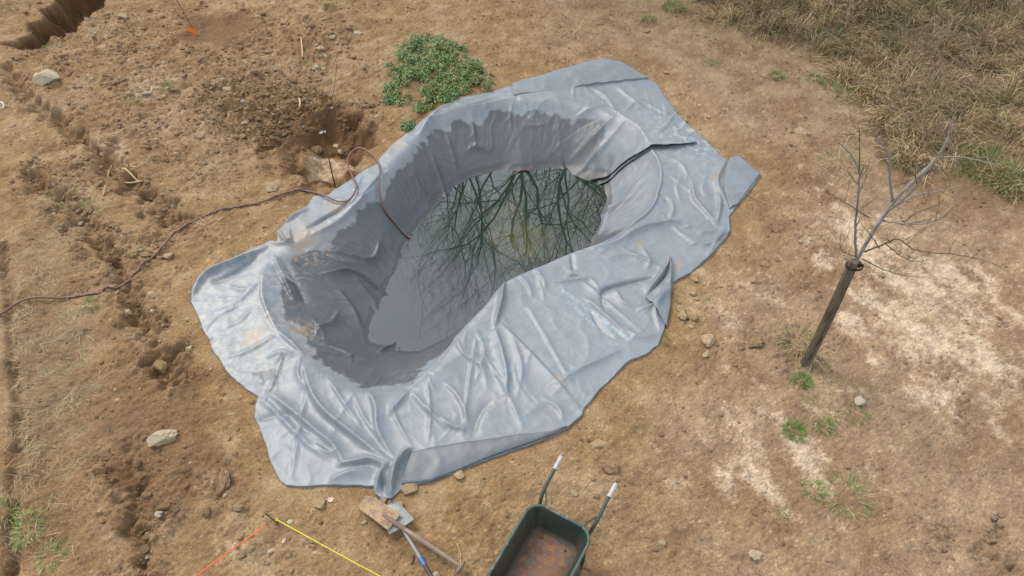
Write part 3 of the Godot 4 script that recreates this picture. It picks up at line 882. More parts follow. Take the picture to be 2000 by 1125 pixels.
	for k in 270:
		rs.append(0.08 + 0.92 * k / 269.0)
	var v := PackedVector3Array()
	var co := PackedColorArray()
	var uv := PackedVector2Array()
	var ix := PackedInt32Array()
	for j in rs.size() + 1:
		var last := j == rs.size()
		for i in w:
			var p := ctr.lerp(ring[i], rs[mini(j, rs.size() - 1)])
			var y := liner_h(p.x, p.y)
			if last:
				y -= 0.05
			v.append(Vector3(p.x, y, p.y))
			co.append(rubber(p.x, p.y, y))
			uv.append(Vector2((p.x - FX) / 9.9, (p.y - FZ) / 9.9))
	for j in rs.size():
		for i in w:
			var a := j * w + i
			var b := j * w + (i + 1) % w
			ix.append_array([a, b, a + w, b, b + w, a + w])
	var nr := smooth_normals(v, ix)
	var lm := vmat(1.0, 0.53, 0.6)
	lm.albedo_texture = liner_print()
	var root := thing("pond_liner", "large crumpled grey rubber sheet lining the dug pond", "pond liner")
	put("sheet", arr_mesh(v, ix, nr, co, uv), lm, root)
	# a double fold lapping over from the far side, its lip standing clear of the sheet below
	lap(root, lm, plan(V3([0.698,-0.3,-9.57,1.157,-0.2,-9.779,1.677,-0.05,-9.772,2.347,0.02,-9.667,2.686,0.02,-9.362])), plan(V3([1.063,-0.5,-8.905,1.274,-0.42,-8.931,1.433,-0.33,-8.93,1.76,-0.15,-8.923,2.061,0.05,-8.87,2.355,0.05,-8.934,2.644,0.05,-8.999,2.82,0.04,-9.065])), 0.085)
	lap(root, lm, plan(V3([0.973,-0.45,-9.192,1.294,-0.35,-9.258,1.646,-0.2,-9.294,1.904,-0.05,-9.259])), plan(V3([1.211,-0.55,-8.791,1.366,-0.47,-8.829,1.502,-0.38,-8.854,1.689,-0.25,-8.889,1.874,-0.1,-8.881,2.066,0.03,-8.884])), 0.04)
	# edges turned back on themselves
	var fm := vmat(1.0, 0.55, 0.58)
	turned(root, fm, V([-1.024,-3.757,-0.835,-3.799,-0.629,-3.84,-0.263,-3.9,0.106,-3.961,0.319,-3.985,0.506,-4.022]), V([-1.087,-3.404,-0.801,-3.432,-0.613,-3.521,-0.208,-3.704,0.158,-3.852,0.453,-3.973,0.581,-4.066]), 0.035, 0.08)
	turned(root, fm, V([0.034,-10.327,0.507,-10.451,1.019,-10.529,1.538,-10.639,1.982,-10.783,2.305,-10.881]), V([0,-10.754,0.526,-11.032,1.07,-11.335,1.581,-11.578,1.937,-11.438,2.289,-10.966]), 0.05, 0.115)
	turned(root, fm, V([3.176,-8.567,3.057,-8.206,3.002,-7.86,3,-7.541]), V([3.269,-8.709,3.381,-8.734,3.468,-8.609,3.612,-8.317,3.13,-7.632]), 0.03)
	turned(root, fm, V([2.025,-6.576,1.964,-6.301,1.84,-6.106,1.634,-5.883]), V([2.013,-6.188,1.978,-6.083,1.914,-5.744,1.823,-5.422]), 0.05)

func plan(p: PackedVector3Array) -> PackedVector2Array:
	var r := PackedVector2Array()
	for a in p:
		r.append(Vector2(a.x, a.z))
	return r

func along(p: PackedVector2Array, step: float) -> PackedVector2Array:
	var r := PackedVector2Array()
	for k in p.size() - 1:
		var n := maxi(1, int(p[k].distance_to(p[k + 1]) / step))
		for q in n:
			r.append(p[k].lerp(p[k + 1], float(q) / n))
	r.append(p[p.size() - 1])
	return r

func smooth_normals(v: PackedVector3Array, ix: PackedInt32Array) -> PackedVector3Array:
	var nr := PackedVector3Array()
	nr.resize(v.size())
	for t in range(0, ix.size(), 3):
		var a := v[ix[t]]
		var f := (v[ix[t + 2]] - a).cross(v[ix[t + 1]] - a)
		nr[ix[t]] += f
		nr[ix[t + 1]] += f
		nr[ix[t + 2]] += f
	for k in nr.size():
		nr[k] = nr[k].normalized()
	return nr

func turned(root, m, inner: PackedVector2Array, outer: PackedVector2Array, lift: float, tone := 0.118):
	var a := curve2(inner, 0.02)
	var b := along(outer, 0.02)
	var w := 90
	var rows := 14
	var v := PackedVector3Array()
	var co := PackedColorArray()
	var ix := PackedInt32Array()
	for j in rows + 2:
		for i in w + 1:
			var t := float(i) / w
			var s := clampf((j - 1.0) / (rows - 1.0), 0.0, 1.0)
			var p := a[int(t * (a.size() - 1))].lerp(b[int(t * (b.size() - 1))], s)
			var y := maxf(liner_h(p.x, p.y), ground_h(p.x, p.y))
			y += 0.008 + lift * pow(sin(PI * clampf(s * 0.85 + 0.12, 0, 1)), 0.7) * (0.6 + 0.4 * sin(PI * t)) + 0.01 * n_b.get_noise_2d(p.x * 1.5, p.y * 1.5)
			if j == 0:
				y = liner_h(p.x, p.y) - 0.01
			if j == rows + 1:
				y = ground_h(p.x, p.y) - 0.01
			v.append(Vector3(p.x, y, p.y))
			co.append(under(p.x, p.y, tone))
	for j in rows + 1:
		for i in w:
			var k := j * (w + 1) + i
			ix.append_array([k, k + 1, k + w + 1, k + 1, k + w + 2, k + w + 1])
	put("turned_edge", arr_mesh(v, ix, smooth_normals(v, ix), co), m, root)

func lap(root, m, inner: PackedVector2Array, outer: PackedVector2Array, lift: float):
	var a := curve2(inner, 0.02)
	var b := curve2(outer, 0.02)
	var w := 110
	var rows := 26
	var v := PackedVector3Array()
	var co := PackedColorArray()
	var uv := PackedVector2Array()
	var ix := PackedInt32Array()
	for j in rows + 4:
		for i in w + 1:
			var t := float(i) / w
			var s := minf(1.0, float(j) / rows)
			var p0 := a[int(t * (a.size() - 1))]
			var p1 := b[int(t * (b.size() - 1))]
			if j > rows:
				s = 1.0 - 0.018 * (j - rows) / maxf(0.1, p0.distance_to(p1)) * (0.3 + 0.5 * (j - rows))
			var p := p0.lerp(p1, s)
			var y := liner_h(p.x, p.y)
			var up := lift * pow(s, 1.6) * (0.35 + 0.65 * sin(PI * clampf(t * 0.95 + 0.03, 0, 1))) + 0.004
			if j > rows:
				up -= [0.0, 0.006, 0.016, 0.022][j - rows]
			if j == 0:
				up = -0.006
			v.append(Vector3(p.x, y + up + 0.012 * s * n_b.get_noise_2d(p.x, p.y), p.y))
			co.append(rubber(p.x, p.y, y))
			uv.append(Vector2((p.x - FX) / 9.9, (p.y - FZ) / 9.9))
	for j in rows + 3:
		for i in w:
			var k := j * (w + 1) + i
			ix.append_array([k, k + 1, k + w + 1, k + 1, k + w + 2, k + w + 1])
	put("lapped_fold", arr_mesh(v, ix, smooth_normals(v, ix), co, uv), m, root)

func under(x: float, z: float, k0: float) -> Color:
	var k := k0 * (1.0 + 0.15 * n_b.get_noise_2d(x, z) + 0.12 * n_c.get_noise_2d(x, z) + 0.08 * n_d.get_noise_2d(x, z))
	return Color(k * 0.94, k * 1.115, k * 1.31)

# rubber: grey, chalked and muddied in patches; the print in the texture has 0.4 as its ground
func rubber(x: float, z: float, y: float) -> Color:
	var a := n_a.get_noise_2d(x + 70, z)
	var b := n_b.get_noise_2d(x + 70, z)
	var c := n_c.get_noise_2d(x + 70, z)
	var d := n_d.get_noise_2d(x + 70, z)
	var k := 0.128 * (1.0 + 0.12 * a + 0.1 * b + 0.08 * c + 0.08 * d)
	var col := Color(k * 0.94, k * 1.115, k * 1.31)
	# shade inside the pit, right wall excepted, painted darker to a ragged line
	var wall_shade := smoothstep(-0.065, -0.1, basin(x, z) + 0.1 * b + 0.035 * c) * smoothstep(1.5, 1.2, x + 0.4 * b) * smoothstep(0.0, -0.03, basin(x, z))
	col = col.lerp(Color(k * 0.32, k * 0.385, k * 0.47), wall_shade)
	# chalky bloom, in wiped blotches with their own outline
	col = col.lerp(Color(0.15, 0.166, 0.185), (1.0 - wall_shade) * 0.4 * smoothstep(-0.1, 0.45, n_b.get_noise_2d(x * 0.55 + z * 0.4 + 7, z * 0.9 - x * 0.3) + 0.35 * c))
	# dried mud on the left apron
	var left := smoothstep(1.6, 0.5, Vector2(x + 3.45, (z + 5.5) * 0.75).length())
	var f := n_b.get_noise_2d(x * 1.4 - 8, z * 1.4)
	col = col.lerp(Color(0.3, 0.265, 0.21), left * (1.0 - 0.8 * wall_shade) * smoothstep(0.1, 0.5, f * 0.5 + c * 0.8 + d * 0.6) * 0.42)
	col = col.lerp(Color(0.26, 0.265, 0.275), left * (1.0 - 0.8 * wall_shade) * smoothstep(0.1, 0.5, -f * 0.5 + c * 0.7 - d * 0.6) * 0.25)
	# chalk scuffs on the far right
	var fr := smoothstep(0.9, 0.2, Vector2(x - 2.75, z + 9.3).length())
	col = col.lerp(Color(0.3, 0.3, 0.31), fr * smoothstep(0.1, 0.5, c + 0.4 * d + 0.2 * b) * 0.6)
	# a few smears of mud
	for m in SMEARS:
		var e: float = Vector2(x - m.x, z - m.y).length() / m.z
		if e < 1.5:
			col = col.lerp(Color(0.2, 0.145, 0.095), smoothstep(0.9, 0.4, e + 1.2 * c + 0.9 * d) * 0.7)
	for m in PUDDLES:
		var e: float = Vector2(x - m.x, z - m.y).length() / m.z
		if e < 1.6:
			col = col.lerp(Color(0.045, 0.054, 0.066), smoothstep(1.05, 0.9, e + 0.9 * c) * 0.9)
	# wet rubber at the water's edge
	if y < WATER + 0.1:
		var top := 0.055 if z < -8.3 else 0.022
		col = col.lerp(Color(0.02, 0.024, 0.028), 0.85 * smoothstep(WATER + top + 0.012, WATER + top, y + 0.02 * b))
	# silt settled on the bottom
	if y < WATER - 0.05:
		col = col.lerp(Color(0.07, 0.068, 0.035), smoothstep(-0.1, 0.25, -0.25 - y + WATER + 0.5 * b + 0.3 * a + 0.5) * 0.8 * smoothstep(-6.3, -7.1, z + 0.5 * b))
	return Color(col.r / 0.4, col.g / 0.4, col.b / 0.4)

const PUDDLES := [Vector3(-2.736,-4.732,0.11), Vector3(-2.618,-4.946,0.045), Vector3(-2.878,-6.188,0.05), Vector3(-2.538,-5.613,0.04), Vector3(-3.496,-5.236,0.025), Vector3(0.773,-6.26,0.04)]
const SMEARS := [Vector3(0.14, -10.85, 0.14), Vector3(-1.192,-6.26,0.12), Vector3(-1.752,-9.016,0.16), Vector3(-2.503,-5.501,0.16), Vector3(-2.981,-5.267,0.15), Vector3(3.108,-8.329,0.14), Vector3(2.921,-8.21,0.1), Vector3(-2.406,-7.556,0.16), Vector3(0.51,-4.67,0.08), Vector3(-2.774,-6.917,0.3), Vector3(-0.797,-3.583,0.06), Vector3(2.091,-6.441,0.1), Vector3(1.679,-6.819,0.08), Vector3(-0.554,-10.517,0.08)]

const FONT := {"A": [14, 17, 17, 31, 17, 17, 17], "C": [14, 17, 16, 16, 16, 17, 14], "D": [30, 17, 17, 17, 17, 17, 30], "E": [31, 16, 16, 30, 16, 16, 31], "I": [14, 4, 4, 4, 4, 4, 14], "L": [16, 16, 16, 16, 16, 16, 31], "M": [17, 27, 21, 21, 17, 17, 17], "N": [17, 25, 21, 19, 17, 17, 17], "O": [14, 17, 17, 17, 17, 17, 14], "P": [30, 17, 17, 30, 16, 16, 16], "R": [30, 17, 17, 30, 20, 18, 17], "S": [15, 16, 16, 14, 1, 1, 30], "T": [31, 4, 4, 4, 4, 4, 4], "U": [17, 17, 17, 17, 17, 17, 14], "0": [14, 17, 19, 21, 25, 17, 14], "1": [4, 12, 4, 4, 4, 4, 14], "2": [14, 17, 1, 6, 8, 16, 31], "5": [31, 16, 30, 1, 1, 17, 14], "7": [31, 1, 2, 4, 8, 8, 8]}

func stamp(im: Image, words: String, a: Vector2, b: Vector2, high: float, strength := 1.0):
	# ink-jet dots on the rubber, running from a to b
	var d := (b - a).normalized()
	var up := Vector2(d.y, -d.x)
	var pitch := (b - a).length() / (words.length() * 6.0)
	for k in words.length():
		if not FONT.has(words[k]):
			continue
		var g = FONT[words[k]]
		for row in 7:
			for cx in 5:
				if (g[row] >> (4 - cx)) & 1 and rng.randf() > 0.14:
					var p := a + d * (k * 6 + cx) * pitch + up * (6 - row) * high / 7.0
					var q := Vector2((p.x - FX) / 9.9, (p.y - FZ) / 9.9) * 2048.0
					dot(im, q, 1.15, Color(0.86, 0.97, 1.0), 0.5 * strength * rng.randf_range(0.6, 1.0))

func dot(im: Image, q: Vector2, r: float, c: Color, share: float):
	for y in range(int(q.y - r), int(q.y + r) + 1):
		for x in range(int(q.x - r), int(q.x + r) + 1):
			if x >= 0 and y >= 0 and x < im.get_width() and y < im.get_height():
				var f := clampf(r + 0.5 - Vector2(x + 0.5, y + 0.5).distance_to(q), 0, 1) * share
				if f > 0.0:
					im.set_pixel(x, y, im.get_pixel(x, y).lerp(c, f))

func scratch(im: Image, pts: PackedVector2Array, r: float, c: Color, share: float):
	var p := curve2(pts, 0.006)
	for q in p:
		if rng.randf() < 0.85:
			dot(im, Vector2((q.x - FX) / 9.9, (q.y - FZ) / 9.9) * 2048.0 + Vector2(rng.randf_range(-0.6, 0.6), rng.randf_range(-0.6, 0.6)), r, c, share * rng.randf_range(0.3, 1.0))

func liner_print() -> ImageTexture:
	var im := Image.create(2048, 2048, false, Image.FORMAT_RGB8)
	im.fill(lin(0.4, 0.4, 0.4))
	stamp(im, "OSEMEIT SUREAY 1010 0205001", Vector2(0.619,-5.997), Vector2(1.341,-5.206), 0.046)
	stamp(im, "LT EPDM LINER MIN   O", Vector2(0.672,-5.81), Vector2(1.208,-5.13), 0.046)
	stamp(im, "OSEMEIT SUR", Vector2(0.266,-10.119), Vector2(0.429,-9.75), 0.06)
	stamp(im, "LT EPDM", Vector2(0.191,-10.09), Vector2(0.315,-9.878), 0.06)
	stamp(im, "10 02", Vector2(-0.129,-10.627), Vector2(-0.034,-10.362), 0.06)
	stamp(im, "1010 0205", Vector2(2.613,-9.042), Vector2(3.023,-8.621), 0.05)
	stamp(im, "R MIN  O", Vector2(2.556,-8.977), Vector2(2.838,-8.523), 0.05)
	stamp(im, "OSEME", Vector2(-1.985,-7.212), Vector2(-1.862,-7.021), 0.05)
	stamp(im, "SUR", Vector2(-1.833,-6.961), Vector2(-1.769,-6.835), 0.05)
	stamp(im, "EPDM LINER MIN", Vector2(-1.704,-6.73), Vector2(-1.35,-6.353), 0.06, 0.9)
	stamp(im, "OSEME SUR 1010", Vector2(-1.647,-6.778), Vector2(-1.301,-6.427), 0.06, 0.9)
	var pale := Color(0.93, 0.93, 0.93)
	var mud := Color(0.88, 0.76, 0.62)
	# chalk lines left by the folds of the packed sheet
	scratch(im, V([0.739,-9.884,0.805,-9.556,0.992,-8.696]), 0.9, pale, 0.3)
	scratch(im, V([0.238,-5.861,0.54,-5.344,0.812,-4.932]), 0.9, pale, 0.25)
	scratch(im, V([-0.81,-5.827,-0.604,-5.422,-1.163,-4.968,-1.459,-4.546]), 0.9, pale, 0.15)
	scratch(im, V([1.265,-7.865,1.578,-7.753,1.848,-7.621,1.985,-7.687]), 1.0, pale, 0.4)
	scratch(im, V([1.253,-7.323,1.578,-7.117]), 0.9, pale, 0.25)
	scratch(im, V([2.079,-8.951,2.164,-8.51,2.13,-8.105,2.052,-7.865,1.978,-7.632,1.81,-7.375,1.576,-7.158]), 1.4, pale, 0.4)
	scratch(im, V([-0.249,-5.827,-0.6,-5.344,-0.867,-4.896,-1.122,-4.546]), 1.6, pale, 0.4)
	scratch(im, V([-0.157,-5.911,-0.456,-5.501,-0.756,-4.968]), 1.2, pale, 0.35)
	scratch(im, V([-3.128,-6.242,-3.04,-5.869,-2.849,-5.501,-2.729,-5.344]), 2.0, mud, 0.4)
	scratch(im, V([-0.781,-3.858,-0.736,-3.669,-0.755,-3.499]), 0.8, pale, 0.3)
	scratch(im, V([0.525,-10.998,0.258,-10.674,0,-10.392]), 0.8, pale, 0.2)
	scratch(im, V([-1.426,-9.295,-1.255,-9.655,-0.824,-9.942,0,-10.285]), 1.3, pale, 0.3)
	scratch(im, V([-1.827,-8.401,-2.015,-7.91,-2.199,-7.589,-2.488,-7.219]), 1.6, pale, 0.4)
	scratch(im, V([-1.398,-4.281,-1.119,-3.967,-0.891,-3.786]), 0.8, pale, 0.25)
	# scuffs and mud runs on the slopes
	for s in [[Vector2(-0.65,-9.965), Vector2(-0.515,-9.4)], [Vector2(-1.151,-9.298), Vector2(-0.939,-8.714)], [Vector2(-1.055,-9.364), Vector2(-0.99,-8.839)], [Vector2(-1.222,-9.099), Vector2(-1.123,-8.841)], [Vector2(-0.331,-9.779), Vector2(-0.083,-9.836)], [Vector2(-0.082,-9.366), Vector2(0.033,-9.53)], [Vector2(0.081,-9.231), Vector2(0.198,-9.502)], [Vector2(-0.809,-9.099), Vector2(-0.41,-9.338)], [Vector2(-0.566,-9.099), Vector2(-0.327,-9.285)], [Vector2(-1.475,-8.969), Vector2(-1.261,-8.778)]]:
		for k in 5:
			var o := Vector2(rng.randf_range(-0.05, 0.05), rng.randf_range(-0.05, 0.05))
			var p0: Vector2 = s[0] + o
			var p1: Vector2 = s[1] + o
			scratch(im, PackedVector2Array([p0, p0.lerp(p1, 0.5) + o * 0.4, p1]), 0.7, mud, 0.45)
	for k in 260:
		var p := Vector2(rng.randf_range(-3.9, -2.0), rng.randf_range(-7.0, -4.3))
		var t := rng.randf() * TAU
		var l := rng.randf_range(0.04, 0.22)
		var e := p + Vector2(cos(t), sin(t)) * l
		scratch(im, PackedVector2Array([p, p.lerp(e, 0.5) + Vector2(rng.randf_range(-0.02, 0.02), rng.randf_range(-0.02, 0.02)), e]), 0.6, pale if k % 3 else mud, 0.4)
	for k in 320:
		var p := Vector2(rng.randf_range(-3.0, 4.2), rng.randf_range(-12.0, -3.6))
		var t := rng.randf() * TAU
		var e := p + Vector2(cos(t), sin(t)) * rng.randf_range(0.03, 0.3)
		scratch(im, PackedVector2Array([p, p.lerp(e, 0.5) + Vector2(rng.randf_range(-0.02, 0.02), rng.randf_range(-0.02, 0.02)), e]), 0.5, pale if k % 4 else mud, 0.22)
	return ImageTexture.create_from_image(im)

func make_water():
	var wl := curve2(V([-0.969,-8.968,-0.656,-9.229,-0.125,-9.472,0.166,-9.39,0.5,-9.499,0.916,-9.472,1.236,-9.296,1.764,-9.229,1.769,-8.529,1.537,-7.774,1.205,-6.936,0.699,-6.74,0.345,-6.55,-0.101,-6.274,-0.365,-6.008,-0.552,-5.711,-0.76,-5.387,-1.095,-5.231,-1.316,-5.254,-1.574,-5.308,-1.773,-5.387,-1.943,-5.466,-2.031,-5.837,-1.996,-6.274,-1.917,-6.692,-1.843,-6.936,-1.796,-7.137,-1.807,-7.343,-1.713,-7.675,-1.597,-7.999,-1.337,-8.529,-0.969,-8.968]), 0.08)
	var m := vmat(1.0, 0.0, 0.7)
	m.transparency = BaseMaterial3D.TRANSPARENCY_ALPHA
	m.albedo_color.a = 0.68
	m.clearcoat_enabled = true
	m.clearcoat = 1.0
	m.clearcoat_roughness = 0.0
	# a flat grid a little larger than the pool; clouds of stirred-up silt hang in it
	var r := Rect2(wl[0], Vector2.ZERO)
	for p in wl:
		r = r.expand(p)
	var nx := 70
	var nz := 110
	var v := PackedVector3Array()
	var co := PackedColorArray()
	var ix := PackedInt32Array()
	var up := PackedVector3Array()
	for j in nz + 1:
		for i in nx + 1:
			var x := r.position.x + r.size.x * i / nx
			var z := r.position.y + r.size.y * j / nz
			v.append(Vector3(x, WATER, z))
			up.append(Vector3.UP)
			var f := n_a.get_noise_2d(x * 1.4 + 3, z * 1.4) + 0.4 * n_b.get_noise_2d(x * 0.7, z * 0.7)
			var c := Color(0.034, 0.047, 0.058)  # bluish water tint, standing in for reflected sky
			# darker green towards the far end, stirred olive silt in the middle
			c = c.lerp(Color(0.014, 0.03, 0.02), smoothstep(-6.6, -7.6, z + 0.9 * f - 0.35 * x))
			c = c.lerp(Color(0.062, 0.06, 0.022), 0.85 * smoothstep(0.0, 0.9, f + 0.75 - 1.0 * Vector2(x - 0.05, z + 7.5).length()))
			co.append(c)
	for j in nz:
		for i in nx:
			var k := j * (nx + 1) + i
			if Geometry2D.is_point_in_polygon(Vector2(v[k].x, v[k].z), wl):
				ix.append_array([k, k + 1, k + nx + 1, k + 1, k + nx + 2, k + nx + 1])
	var o := put("pond_water", arr_mesh(v, ix, up, co), m)
	tag(o, "still greenish pond water mirroring bare trees", "water", "", "structure")

# ------------------------------------------------------------------ hose
func make_hose():
	var p := PackedVector3Array()
	# over the soil
	for a in V([-6.719,-5.344,-6.326,-5.517,-6.134,-5.621,-5.852,-5.81,-5.456,-5.903,-5.05,-5.988,-4.814,-6.206,-4.603,-6.723,-4.479,-7.066,-4.205,-7.417,-3.892,-7.556,-3.565,-7.665,-3.185,-7.887,-2.939,-8.001]):
		p.append(Vector3(a.x, ground_h(a.x, a.y) + 0.022, a.y))
	# up on to the sheet, back in a loop over the whip's pit, and down into the water
	for a in V3([-2.617,0.06,-7.77,-2.418,0.06,-7.649,-2.256,0.07,-7.67,-2.192,0.08,-7.914,-2.264,0.06,-8.134,-2.393,0.02,-8.448,-2.448,0,-8.684,-2.408,0,-8.874,-2.306,0.02,-8.937,-2.152,0.05,-8.806,-1.985,0.08,-8.552,-1.904,0.1,-8.284,-1.899,0.05,-8.077,-1.867,-0.06,-7.881,-1.806,-0.2,-7.767,-1.713,-0.38,-7.718,-1.54,-0.56,-7.632,-1.377,-0.68,-7.576,-1.243,-0.85,-7.58,-0.929,-1.1,-7.749,-0.412,-1.25,-8.607,0.084,-1,-9.14,0.412,-0.75,-9.131,0.736,-0.68,-9.095,1.012,-0.66,-8.94,1.19,-0.645,-8.62,1.258,-0.635,-8.294]):
		p.append(a)
	var q := curve(p, 0.04)
	for k in q.size():
		var g := top_h(q[k].x, q[k].z) + 0.019
		if q[k].y < g:
			q[k].y = g
	var root := thing("garden_hose", "reddish brown hose running from the left edge into the pond", "hose")
	var s := Shape.new()
	s.tube(q, 0.0135, 8)
	put("tube", s.mesh(), mat(Color(0.105, 0.047, 0.038), 0.5, 0.5), root)
	var e := Shape.new()
	var tip := q[q.size() - 1]
	var d := (tip - q[q.size() - 3]).normalized()
	e.tube(PackedVector3Array([tip - d * 0.01, tip + d * 0.02, tip + d * 0.025, tip + d * 0.06]), PackedFloat32Array([0.022, 0.03, 0.024, 0.022]), 10)
	put("end_fitting", e.mesh(), mat(Color(0.5, 0.32, 0.04), 0.4, 0.5), root)

# ------------------------------------------------------------------ wheelbarrow
func rounded(w: float, l: float, r: float, y: float, off: float, seg := 6) -> PackedVector3Array:
	# rounded rectangle, w across x and l along z, middle at z = off
	var out := PackedVector3Array()
	for c in 4:
		var sx := 1.0 if c == 0 or c == 3 else -1.0
		var sz := 1.0 if c < 2 else -1.0
		var ctr := Vector3(sx * (w / 2 - r), y, off + sz * (l / 2 - r))
		for k in seg + 1:
			var a := PI / 2 * (c + float(k) / seg)
			out.append(ctr + Vector3(cos(a), 0, sin(a)) * r)
	return out

func loft(rings: Array, col := Color.WHITE, close := false) -> Shape:
	var s := Shape.new()
	var k: int = rings[0].size()
	var ix := PackedInt32Array()
	var v := PackedVector3Array()
	for r in rings:
		v.append_array(r)
	for j in rings.size() - 1:
		for i in k:
			var a := j * k + i
			var b := j * k + (i + 1) % k
			ix.append_array([a, a + k, b, b, a + k, b + k])
	if close:
		var c := Vector3.ZERO
		for p in rings[rings.size() - 1]:
			c += p / k
		v.append(c)
		var b := (rings.size() - 1) * k
		for i in k:
			ix.append_array([b + i, v.size() - 1, b + (i + 1) % k])
	s.v = v
	s.i = ix
	s.n = smooth_normals(v, ix)
	s.c.resize(v.size())
	s.c.fill(col)
	return s

func make_wheelbarrow():
	# local: +z towards the wheel, origin on the ground under the handle-side edge of the tray
	var root := thing("wheelbarrow", "dark green wheelbarrow with rusty muddy tray and grey grips", "wheelbarrow", Vector3(0.446, 0.0, -2.815))
	root.rotation.y = atan2(-0.5, 0.866)
	root.position.y = ground_h(0.3, -2.5)
	var green := mat(Color(0.012, 0.027, 0.0205), 0.5, 0.5)
	var edge := mat(Color(0.04, 0.07, 0.06), 0.45, 0.5)
	# tray: outer skin, rolled rim, inner skin
	var inner := loft([rounded(0.585, 0.845, 0.13, 0.575, 0.43), rounded(0.565, 0.82, 0.125, 0.555, 0.43), rounded(0.47, 0.66, 0.1, 0.34, 0.4), rounded(0.45, 0.63, 0.09, 0.318, 0.4), rounded(0.40, 0.57, 0.07, 0.308, 0.4), rounded(0.2, 0.3, 0.05, 0.305, 0.4)], Color.WHITE, true)
	for k in inner.v.size():
		var p := inner.v[k]
		var dirt := smoothstep(0.42, 0.31, p.y + 0.05 * n_c.get_noise_2d(p.x * 2.0, p.z * 2.0))
		var splash := smoothstep(0.1, 0.35, n_c.get_noise_3d(p.x * 1.2, p.y * 0.6, p.z * 1.2) + 0.5 * n_b.get_noise_3d(p.x * 2, p.y * 2, p.z * 2 + 3))
		dirt = maxf(dirt, splash)
		inner.c[k] = Color(0.012, 0.027, 0.0205).lerp(Color(0.08, 0.052, 0.036), dirt * 0.5)
	put("tray", inner.mesh(), vmat(1.0, 0.65, 0.4), root)
	var skin := loft([rounded(0.595, 0.855, 0.135, 0.57, 0.43), rounded(0.575, 0.83, 0.13, 0.55, 0.43), rounded(0.478, 0.668, 0.105, 0.335, 0.4), rounded(0.45, 0.63, 0.09, 0.305, 0.4), rounded(0.2, 0.3, 0.05, 0.30, 0.4)], Color.WHITE, true)
	put("tray_shell", skin.mesh(), green, root)
	var r := Shape.new()
	var loop := rounded(0.6, 0.86, 0.135, 0.575, 0.43, 10)
	loop.append(loop[0])
	loop.append(loop[1])
	r.tube(curve(loop, 0.012), 0.0135, 10, Color.WHITE, false)
	for k in r.v.size():
		var p := r.v[k]
		var worn := smoothstep(0.15, 0.45, n_c.get_noise_3d(p.x * 1.5, p.y, p.z * 1.5) + 0.4 * n_d.get_noise_3d(p.x, p.y, p.z))
		r.c[k] = Color(0.035, 0.062, 0.053).lerp(Color(0.13, 0.115, 0.1), worn * 0.7)
	put("rim", r.mesh(), vmat(1.0, 0.55, 0.45), root)
	for q in [Vector3(-0.12, 0.31, 0.16), Vector3(0.12, 0.31, 0.16), Vector3(-0.12, 0.31, 0.6), Vector3(0.12, 0.31, 0.6)]:
		var bo := Shape.new()
		bo.tube(PackedVector3Array([q, q + Vector3(0, 0.012, 0), q + Vector3(0, 0.016, 0)]), PackedFloat32Array([0.016, 0.015, 0.008]), 10)
		put("bolt", bo.mesh(), mat(Color(0.1, 0.07, 0.055), 0.7, 0.4), root)
	# crust of red mud and rust on the tray floor
	var mud := PackedVector3Array()
	var mc := PackedColorArray()
	var mi := PackedInt32Array()
	var nx := 52
	var nz := 72
	for j in nz + 1:
		for i in nx + 1:
			var x := -0.232 + 0.464 * i / nx
			var z := 0.078 + 0.645 * j / nz
			var f := n_b.get_noise_2d(x * 2.0 + 3, z * 2.0)
			var g := n_c.get_noise_2d(x * 1.1, z * 1.1 + 4)
			var edge_in := minf(minf(i, nx - i) / float(nx) * 0.45, minf(j, nz - j) / float(nz) * 0.62)
			var thick := 0.014 * smoothstep(0.0, 0.09, edge_in + 0.06 * f) + 0.006 * g
			mud.append(Vector3(x, 0.306 + maxf(thick, -0.006) - 0.006 * (1.0 - smoothstep(0.0, 0.05, edge_in)), z))
			var c := Color(0.135, 0.072, 0.05).lerp(Color(0.09, 0.075, 0.07), smoothstep(0.0, 0.35, f))
			c = c.lerp(Color(0.17, 0.08, 0.035), smoothstep(0.15, 0.4, g))
			c = c.lerp(Color(0.075, 0.045, 0.034), 0.6 * smoothstep(0.1, 0.5, n_c.get_noise_2d(x * 0.5 + z * 0.3, z * 1.6) + 0.4 * g))
			c = c.lerp(Color(0.2, 0.16, 0.13), smoothstep(0.75, 0.85, n_d.get_noise_2d(x * 2, z * 2)))
			mc.append(c)
	for j in nz:
		for i in nx:
			var k := j * (nx + 1) + i
			mi.append_array([k, k + 1, k + nx + 1, k + 1, k + nx + 2, k + nx + 1])
	var crust := put("mud_crust", arr_mesh(mud, mi, smooth_normals(mud, mi), mc), vmat(1.0, 0.75, 0.4), root)
	crust.set_meta("label", "rusty red mud dried on the tray floor")
	# frame: two long tubes from the grips under the tray to the wheel
	for s in [-1.0, 1.0]:
		var f := Shape.new()
		f.tube(curve(PackedVector3Array([Vector3(s * 0.275, 0.60, -0.475), Vector3(s * 0.272, 0.59, -0.33), Vector3(s * 0.27, 0.53, -0.14), Vector3(s * 0.25, 0.44, -0.04), Vector3(s * 0.22, 0.33, 0.03), Vector3(s * 0.19, 0.275, 0.13), Vector3(s * 0.18, 0.265, 0.6), Vector3(s * 0.12, 0.24, 0.85), Vector3(s * 0.07, 0.2, 1.12)]), 0.03), 0.0165, 10)
		put("handle_tube", f.mesh(), green, root)
		var a := Vector3(s * 0.2765, 0.605, -0.50)
		var b := Vector3(s * 0.272, 0.592, -0.355)
